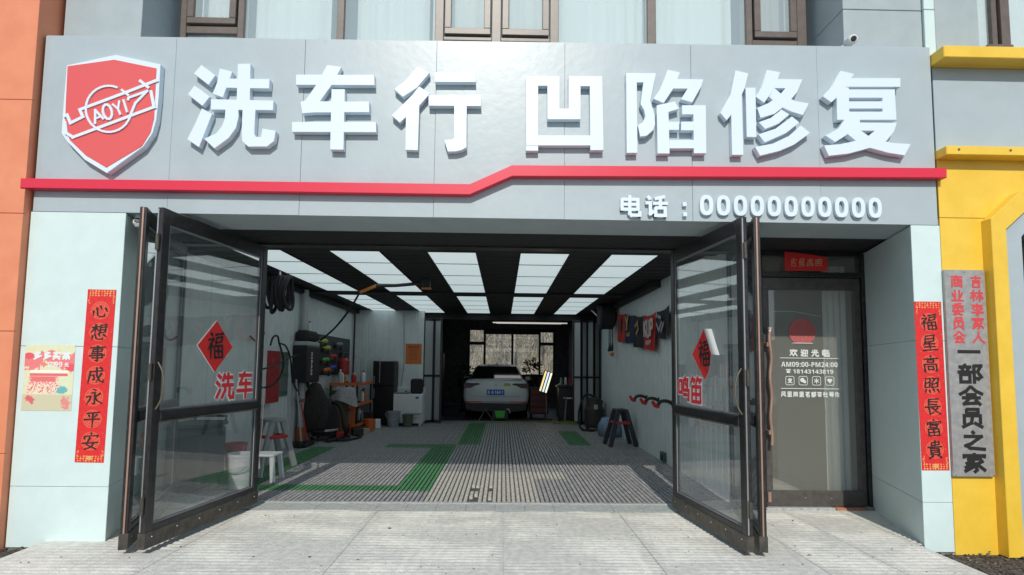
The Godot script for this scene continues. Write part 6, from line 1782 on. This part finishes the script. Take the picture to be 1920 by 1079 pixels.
# ---------------------------------------------------------------- rear room: bench, stool, lamps, green case, hoses
func rear_room() -> void:
	var wb := thing("work_bench", "dark work bench with tools in the rear room", "bench", Vector3(1.9, 0, -9.35))
	part(wb, "top", mspan(Vector3(-0.55, 0.86, -0.3), Vector3(0.42, 0.9, 0.3), 0.006), M.black)
	part(wb, "cabinet", mspan(Vector3(-0.5, 0.1, -0.28), Vector3(0.4, 0.858, 0.26), 0.01), mat("bench_dark", [0.02, 0.018, 0.017], 0.5))
	part(wb, "plinth", mspan(Vector3(-0.46, 0.0, -0.25), Vector3(0.36, 0.1, 0.22)), M.black)
	for i in 3:
		part(wb, "drawer", mspan(Vector3(-0.47, 0.16 + i * 0.23, 0.262), Vector3(0.37, 0.36 + i * 0.23, 0.275), 0.004), M.bench_dark)
	for i in 6:
		one("bench_tool", "small metal tool lying on the dark bench", "tool", mtube([Vector3(-0.07, 0, 0), Vector3(0.0, 0.02, 0.03), Vector3(0.08, 0.0, 0.0)], [0.012, 0.02, 0.012], 7), M.steel if i % 2 == 0 else M.grey, Vector3(1.45 + i * 0.14, 0.912, -9.3 + 0.12 * sin(i * 2.0)), i * 0.9, "tools on the bench")
	var so := thing("work_stool", "round metal stool in front of the dark bench", "stool", Vector3(1.62, 0, -8.72))
	part(so, "seat", mlathe([Vector2(0, 0.6), Vector2(0.14, 0.6), Vector2(0.15, 0.612), Vector2(0.14, 0.625), Vector2(0, 0.625)], 18), M.steel)
	for a in 4:
		var c := Vector3(cos(a * PI / 2 + 0.8), 0, sin(a * PI / 2 + 0.8))
		part(so, "leg", mtube([c * 0.11 + Vector3(0, 0.6, 0), c * 0.17 + Vector3(0, 0.013, 0)], 0.01, 7), M.grey)
	var tt := thing("tool_trolley", "dark tool trolley with red drawers beside the tilted lamp", "trolley", Vector3(0.98, 0, -10.3))
	part(tt, "cabinet", mspan(Vector3(-0.25, 0.1, -0.2), Vector3(0.25, 0.8, 0.2), 0.01), M.bench_dark)
	for i in 4:
		part(tt, "drawer", mspan(Vector3(-0.23, 0.14 + i * 0.16, 0.202), Vector3(0.23, 0.28 + i * 0.16, 0.215), 0.004), mat("drawer_red", [0.12, 0.01, 0.01], 0.4))
	for sx in [-0.2, 0.2]:
		for sz in [-0.15, 0.15]:
			part(tt, "castor", mlathe([Vector2(0, -0.02), Vector2(0.05, -0.02), Vector2(0.05, 0.02), Vector2(0, 0.02)], 12), M.rubber, Vector3(sx, 0.046, sz), Vector3(0, 0, PI / 2))
	for i in 7:
		one("spray_can", ["grey", "white", "red", "pale grey", "black", "orange", "white"][i] + " spray can standing on the dark bench" + (" near the folding door" if i > 4 else ""), "spray can", mlathe([Vector2(0, 0), Vector2(0.033, 0), Vector2(0.033, 0.15), Vector2(0.02, 0.17), Vector2(0.018, 0.2), Vector2(0, 0.2)], 10), [M.grey, M.white, M.red, M.pale_grey, M.black, M.orange, M.white][i], Vector3(1.5 + i * 0.11, 0.901, -9.45 + 0.05 * sin(i * 3.0)), 0.0, "spray cans on the bench")
	# inspection lamp: three bright strips on a tilted board
	var il := thing("inspection_lamp", "tilted lamp board with yellow, white and blue glowing strips", "lamp", Vector3(1.12, 0, -9.65))
	var bs := Basis(Vector3.BACK, -0.29)
	var b := sft()
	box(b, Vector3(0, 0.97, 0), Vector3(0.25, 0.56, 0.03), 0.006, bs)
	part(il, "board", fin(b), M.black)
	var cols := [["strip_yellow", [1.0, 0.72, 0.25]], ["strip_blue", [0.62, 0.85, 1.0]], ["strip_white", [1.0, 0.96, 0.7]]]
	for i in 3:
		var s := sft()
		box(s, Vector3(0, 0.97, 0.018) + bs * Vector3(-0.075 + i * 0.075, 0, 0), Vector3(0.045, 0.53, 0.008), 0.002, bs)
		part(il, "light_strip", fin(s), lamp(cols[i][0], cols[i][1], 1.1))
	part(il, "stand", mtube([Vector3(0.0, 0.7, -0.03), Vector3(0.02, 0.4, -0.05), Vector3(0.02, 0.03, -0.05)], 0.012, 7), M.grey)
	part(il, "foot", mlathe([Vector2(0, 0), Vector2(0.15, 0), Vector2(0.14, 0.025), Vector2(0, 0.03)], 16), M.black, Vector3(0.02, -0.003, -0.05))
	var al := AreaLight3D.new()
	al.name = "lamp"
	al.area_size = Vector2(0.2, 0.52)
	al.light_energy = 0.05
	al.light_color = Color(1.0, 0.93, 0.75)
	al.area_range = 5.0
	al.shadow_enabled = true
	il.add_child(al)
	al.position = Vector3(0, 0.97, 0.04)
	al.rotation = Vector3(0, PI, 0.29)
	# linear lamp under the rear ceiling
	var ll := thing("linear_lamp", "long tube lamp under the rear room ceiling", "lamp", Vector3(0.8, 2.62, -11.2))
	part(ll, "housing", mspan(Vector3(-1.15, 0.03, -0.12), Vector3(1.1, 0.08, 0.12), 0.006), M.black)
	for i in 2:
		part(ll, "tube", mtube([Vector3(-1.1 + i * 0.1, 0.0, 0.08 - i * 0.16), Vector3(1.05 - i * 0.15, 0.0, 0.08 - i * 0.16)], 0.016, 8), lamp("tube_glow", [1.0, 0.95, 0.88], 0.55))
	part(ll, "rod", mtube([Vector3(-0.8, 0.08, 0), Vector3(-0.8, 0.58, 0)], 0.008, 6), M.black)
	part(ll, "rod", mtube([Vector3(0.8, 0.08, 0), Vector3(0.8, 0.58, 0)], 0.008, 6), M.black)
	var a2 := AreaLight3D.new()
	a2.name = "lamp"
	a2.area_size = Vector2(2.1, 0.2)
	a2.light_energy = 0.22
	a2.area_range = 7.0
	a2.shadow_enabled = true
	ll.add_child(a2)
	a2.position = Vector3(0, -0.03, 0)
	a2.rotation.x = -PI / 2
	# green case on a low frame behind the car
	var gc := thing("green_case", "black repair case with bright green front below the car bumper", "case", Vector3(-0.05, 0, -9.28))
	part(gc, "case", mspan(Vector3(-0.2, 0.03, -0.12), Vector3(0.2, 0.27, 0.1), 0.012), M.black)
	part(gc, "front", mprism(poly2([-135, 255, 125, 255, 100, 85, -100, 85]), 0.1, 0.112, 0.003), mat("case_green", [0.06, 0.42, 0.04], 0.5))
	part(gc, "grip", mtube(curve([Vector3(0.14, 0.27, 0.02), Vector3(0.2, 0.3, 0.06), Vector3(0.25, 0.2, 0.08)]), 0.012, 7), M.pale_grey)
	for sx in [-0.17, 0.17]:
		part(gc, "foot", mspan(Vector3(sx - 0.02, -0.003, -0.1), Vector3(sx + 0.02, 0.03, 0.09)), M.black)
	one("case_stand", "thin bent wire stand beside the green fronted case", "stand", mtube([Vector3(-0.58, 0.012, -8.95), Vector3(-0.42, 0.3, -9.05), Vector3(-0.2, 0.012, -8.95)], 0.008, 6), M.grey)
	var hs := []
	for i in 30:
		var x := -0.45 + i * 0.085
		hs.append(Vector3(x, 0.024, -8.85 + 0.12 * sin(i * 0.55) + 0.05 * sin(i * 1.7)))
	one("air_hose", "yellow green air hose lying across the floor behind the car", "hose", mtube(hs, 0.011, 7), mat("hose_lime", [0.2, 0.24, 0.03], 0.5))
	var h2 := []
	for i in 26:
		var a := i * 0.55
		h2.append(Vector3(1.55 + cos(a) * (0.38 - i * 0.006), 0.027 + i * 0.0012, -8.62 + sin(a) * 0.17))
	one("air_hose", "loops of yellow green air hose on the floor near the stool", "hose", mtube(h2, 0.011, 7), M.hose_lime)
	# dark shelves and plants either side of the car
	var sh := thing("storage_rack", "dark storage rack with boxes left of the car", "rack", Vector3(-2.1, 0, -10.6))
	for x in [-0.45, 0.45]:
		part(sh, "upright", mspan(Vector3(x - 0.02, -0.004, -0.2), Vector3(x + 0.02, 1.7, 0.2)), M.black)
	for y in [0.1, 0.6, 1.1, 1.6]:
		part(sh, "shelf", mspan(Vector3(-0.43, y, -0.2), Vector3(0.43, y + 0.03, 0.2)), M.black)
	for i in 6:
		one("storage_box", "%s box on the %s shelf of the dark storage rack" % ["dull red brown" if i % 2 == 0 else "grey", ["bottom", "middle", "top"][i / 2]], "box", mbox(Vector3(0.3, 0.3, 0.3), 0.01, Vector3(0, 0.15, 0)), mat("box_brown", [0.09, 0.03, 0.02], 0.8) if i % 2 == 0 else M.grey, Vector3(-2.3 + (i % 2) * 0.42, [0.131, 0.631, 1.131][i / 2], -10.6), 0.0, "boxes on the storage rack")
	for q in [[0.92, 1.12, -12.6, "leafy potted plant on the sill stand beside the car"], [-1.2, 1.0, -12.2, "leafy potted plant on the rack side of the car"]]:
		var pt := thing("potted_plant", q[3], "plant", Vector3(q[0], 0, q[2]))
		part(pt, "stand", mlathe([Vector2(0, -0.004), Vector2(0.18, -0.004), Vector2(0.06, 0.05), Vector2(0.05, q[1] - 0.3), Vector2(0.16, q[1] - 0.28), Vector2(0.2, q[1]), Vector2(0, q[1])], 14), M.black)
		var ls := sft()
		for i in 160:
			var dir := Vector3(rng.randfn(), rng.randfn() * 0.8 + 0.3, rng.randfn()).normalized()
			var p := Vector3(0, q[1] + 0.2, 0) + dir * rng.randf_range(0.05, 0.3)
			var sd := dir.cross(Vector3(rng.randf(), rng.randf(), rng.randf())).normalized() * 0.03
			quad(ls, p, p + dir * 0.05 + sd, p + dir * 0.11, p + dir * 0.05 - sd, p - Vector3(0, 0.3, 0))
		part(pt, "leaves", fin(ls), mat("leaf", [0.03, 0.05, 0.02], 0.7))
	# window of the rear room
	var win := thing("rear_window_frame", "dark framed window of six panes in the rear wall", "window", Vector3(0.31, 1.0, -15.05))
	for q in [[-1.25, -1.19, 1.0, 2.72], [-0.70, -0.62, 1.0, 2.72], [0.30, 0.38, 1.0, 2.6], [1.29, 1.36, 1.0, 2.72], [1.81, 1.87, 1.0, 2.72]]:
		wpart(win, "post", mspan(Vector3(q[0], q[2], -15.1), Vector3(q[1], q[3], -15.0), 0.004), M.black)
	for q in [[-1.25, 1.87, 1.0, 1.08], [-1.19, -0.7, 2.13, 2.24], [1.36, 1.81, 2.13, 2.24], [-0.62, 1.29, 2.52, 2.72], [-1.19, -0.7, 2.66, 2.72], [1.36, 1.81, 2.6, 2.72]]:
		wpart(win, "rail", mspan(Vector3(q[0], q[2], -15.095), Vector3(q[1], q[3], -15.005), 0.004), M.black)
	for q in [[-1.19, -0.7, 1.08, 2.13], [-1.19, -0.7, 2.24, 2.66], [-0.62, 0.3, 1.08, 2.52], [0.38, 1.29, 1.08, 2.52], [1.36, 1.81, 1.08, 2.13], [1.36, 1.81, 2.24, 2.6]]:
		wpart(win, "pane", mspan(Vector3(q[0], q[2], -15.06), Vector3(q[1], q[3], -15.054)), M.clear_pane)

# ---------------------------------------------------------------- what the rear window looks out on: a bare wood on a bank
func bare_tree(seed_no: int, h: float) -> Array:
	var r := RandomNumberGenerator.new()
	r.seed = seed_no
	var tr := sft()
	var br := sft()
	var p := [Vector3.ZERO]
	var rad := [0.16]
	for i in 6:
		p.append(Vector3(r.randfn() * 0.12, h * (i + 1) / 6.0, r.randfn() * 0.12))
		rad.append(0.16 - 0.022 * (i + 1))
	tube(tr, p, rad, 7)
	for i in 16:
		var k := 1 + i % 5
		var a := r.randf() * TAU
		var d := Vector3(cos(a), r.randf_range(0.5, 1.3), sin(a)).normalized()
		var b0: Vector3 = (p[k] as Vector3).lerp(p[k + 1], r.randf())
		var b1 := b0 + d * r.randf_range(0.7, 1.5)
		var b2 := b1 + (d + Vector3(r.randfn() * 0.3, 0.4, r.randfn() * 0.3)).normalized() * r.randf_range(0.6, 1.2)
		tube(br, [b0, b1, b2], [0.045, 0.03, 0.012], 5)
		for j in 3:
			var q := b0.lerp(b2, r.randf_range(0.3, 1.0))
			tube(br, [q, q + Vector3(r.randfn(), r.randf_range(0.3, 1.2), r.randfn()).normalized() * r.randf_range(0.4, 0.9)], [0.014, 0.005], 4)
	return [fin(tr), fin(br)]

func behind_window() -> void:
	var st := sft()
	st.set_smooth_group(0)
	var n := FastNoiseLite.new()
	n.seed = 19
	n.frequency = 0.25
	var g := []
	for j in 20:
		var row := []
		for i in 40:
			var x := -20.0 + i
			var z := -24.0 - j * 1.2
			row.append(Vector3(x, -0.06 + maxf(0.0, j - 1.0) * 0.5 + n.get_noise_2d(x, z) * 0.4, z))
		g.append(row)
	for j in 19:
		for i in 39:
			quad(st, g[j][i], g[j][i + 1], g[j + 1][i + 1], g[j + 1][i], g[j][i] - Vector3(0, 5, 0))
	structure("bank", fin(st), noisy("dry_grass", [0.24, 0.21, 0.15], [0.55, 0.50, 0.40], 1.6, 0.95, 0.8, 81))
	var kinds := [bare_tree(3, 6.0), bare_tree(5, 7.0)]
	var bark := noisy("bark", [0.16, 0.14, 0.11], [0.52, 0.50, 0.44], 0.7, 0.95, 0.6, 82)
	for i in 14:
		var t := thing("bare_tree", "bare pale trunked tree outside the rear window", "tree", Vector3(-5.0 + i * 0.85 + rng.randf_range(-0.3, 0.3), 0.0, -26.0 - (i * 5 % 7) * 0.8), rng.randf() * TAU, "bare trees outside the rear window")
		var k: Array = kinds[i % 2]
		part(t, "trunk", k[0], bark)
		part(t, "crown", k[1], bark)
	# thin undergrowth
	var mm := MultiMesh.new()
	mm.transform_format = MultiMesh.TRANSFORM_3D
	mm.mesh = mtube([Vector3.ZERO, Vector3(0.05, 0.7, 0), Vector3(0.0, 1.5, 0.08)], [0.014, 0.009, 0.003], 4)
	mm.instance_count = 2600
	for i in mm.instance_count:
		var z := rng.randf_range(-25.5, -36.0)
		var x := rng.randf_range(-9.0, 9.0)
		mm.set_instance_transform(i, Transform3D(Basis.from_euler(Vector3(rng.randfn() * 0.25, rng.randf() * TAU, rng.randfn() * 0.25)).scaled(Vector3.ONE * rng.randf_range(0.6, 1.5)), Vector3(x, maxf(0.0, (-z - 25.2) / 1.2 * 0.5) - 0.1, z)))
	var mi := MultiMeshInstance3D.new()
	mi.name = "undergrowth"
	mi.multimesh = mm
	mi.material_override = noisy("twig", [0.2, 0.17, 0.12], [0.42, 0.38, 0.30], 0.8, 0.95, 0.0, 83)
	add_child(mi)
	tag(mi, "thin dry undergrowth on the bank outside the rear window", "undergrowth")
	mi.set_meta("kind", "stuff")

# ---------------------------------------------------------------- the far side of the street, mirrored in the panes
func across_street() -> void:
	var b := thing("street_building", "plain grey building across the street, mirrored in the glass door", "building", Vector3(4, 0.03, 22))
	part(b, "wall", mspan(Vector3(-26, 0, 0), Vector3(26, 2.7, 6)), noisy("far_wall", [0.52, 0.51, 0.47], [0.66, 0.65, 0.60], 4.0, 0.9, 0.0, 91))
	part(b, "roof_edge", mspan(Vector3(-26.1, 2.7, -0.15), Vector3(26.1, 2.9, 6.1)), M.pale_grey)
	for i in 14:
		part(b, "window", mspan(Vector3(-25 + i * 3.7, 1.0, -0.06), Vector3(-23.4 + i * 3.7, 2.2, -0.01)), mat("far_glass", [0.05, 0.06, 0.07], 0.1))
	var f := thing("railing", "pale upright railing across the street, mirrored in the glass door", "railing", Vector3(4, 0.03, 16.2))
	var post := mspan(Vector3(-0.03, 0.0, -0.02), Vector3(0.03, 1.2, 0.02))
	for i in 60:
		part(f, "bar", post, M.pale_grey, Vector3(-9 + i * 0.3, 0, 0))
	part(f, "rail", mspan(Vector3(-9, 1.2, -0.03), Vector3(9, 1.26, 0.03)), M.pale_grey)
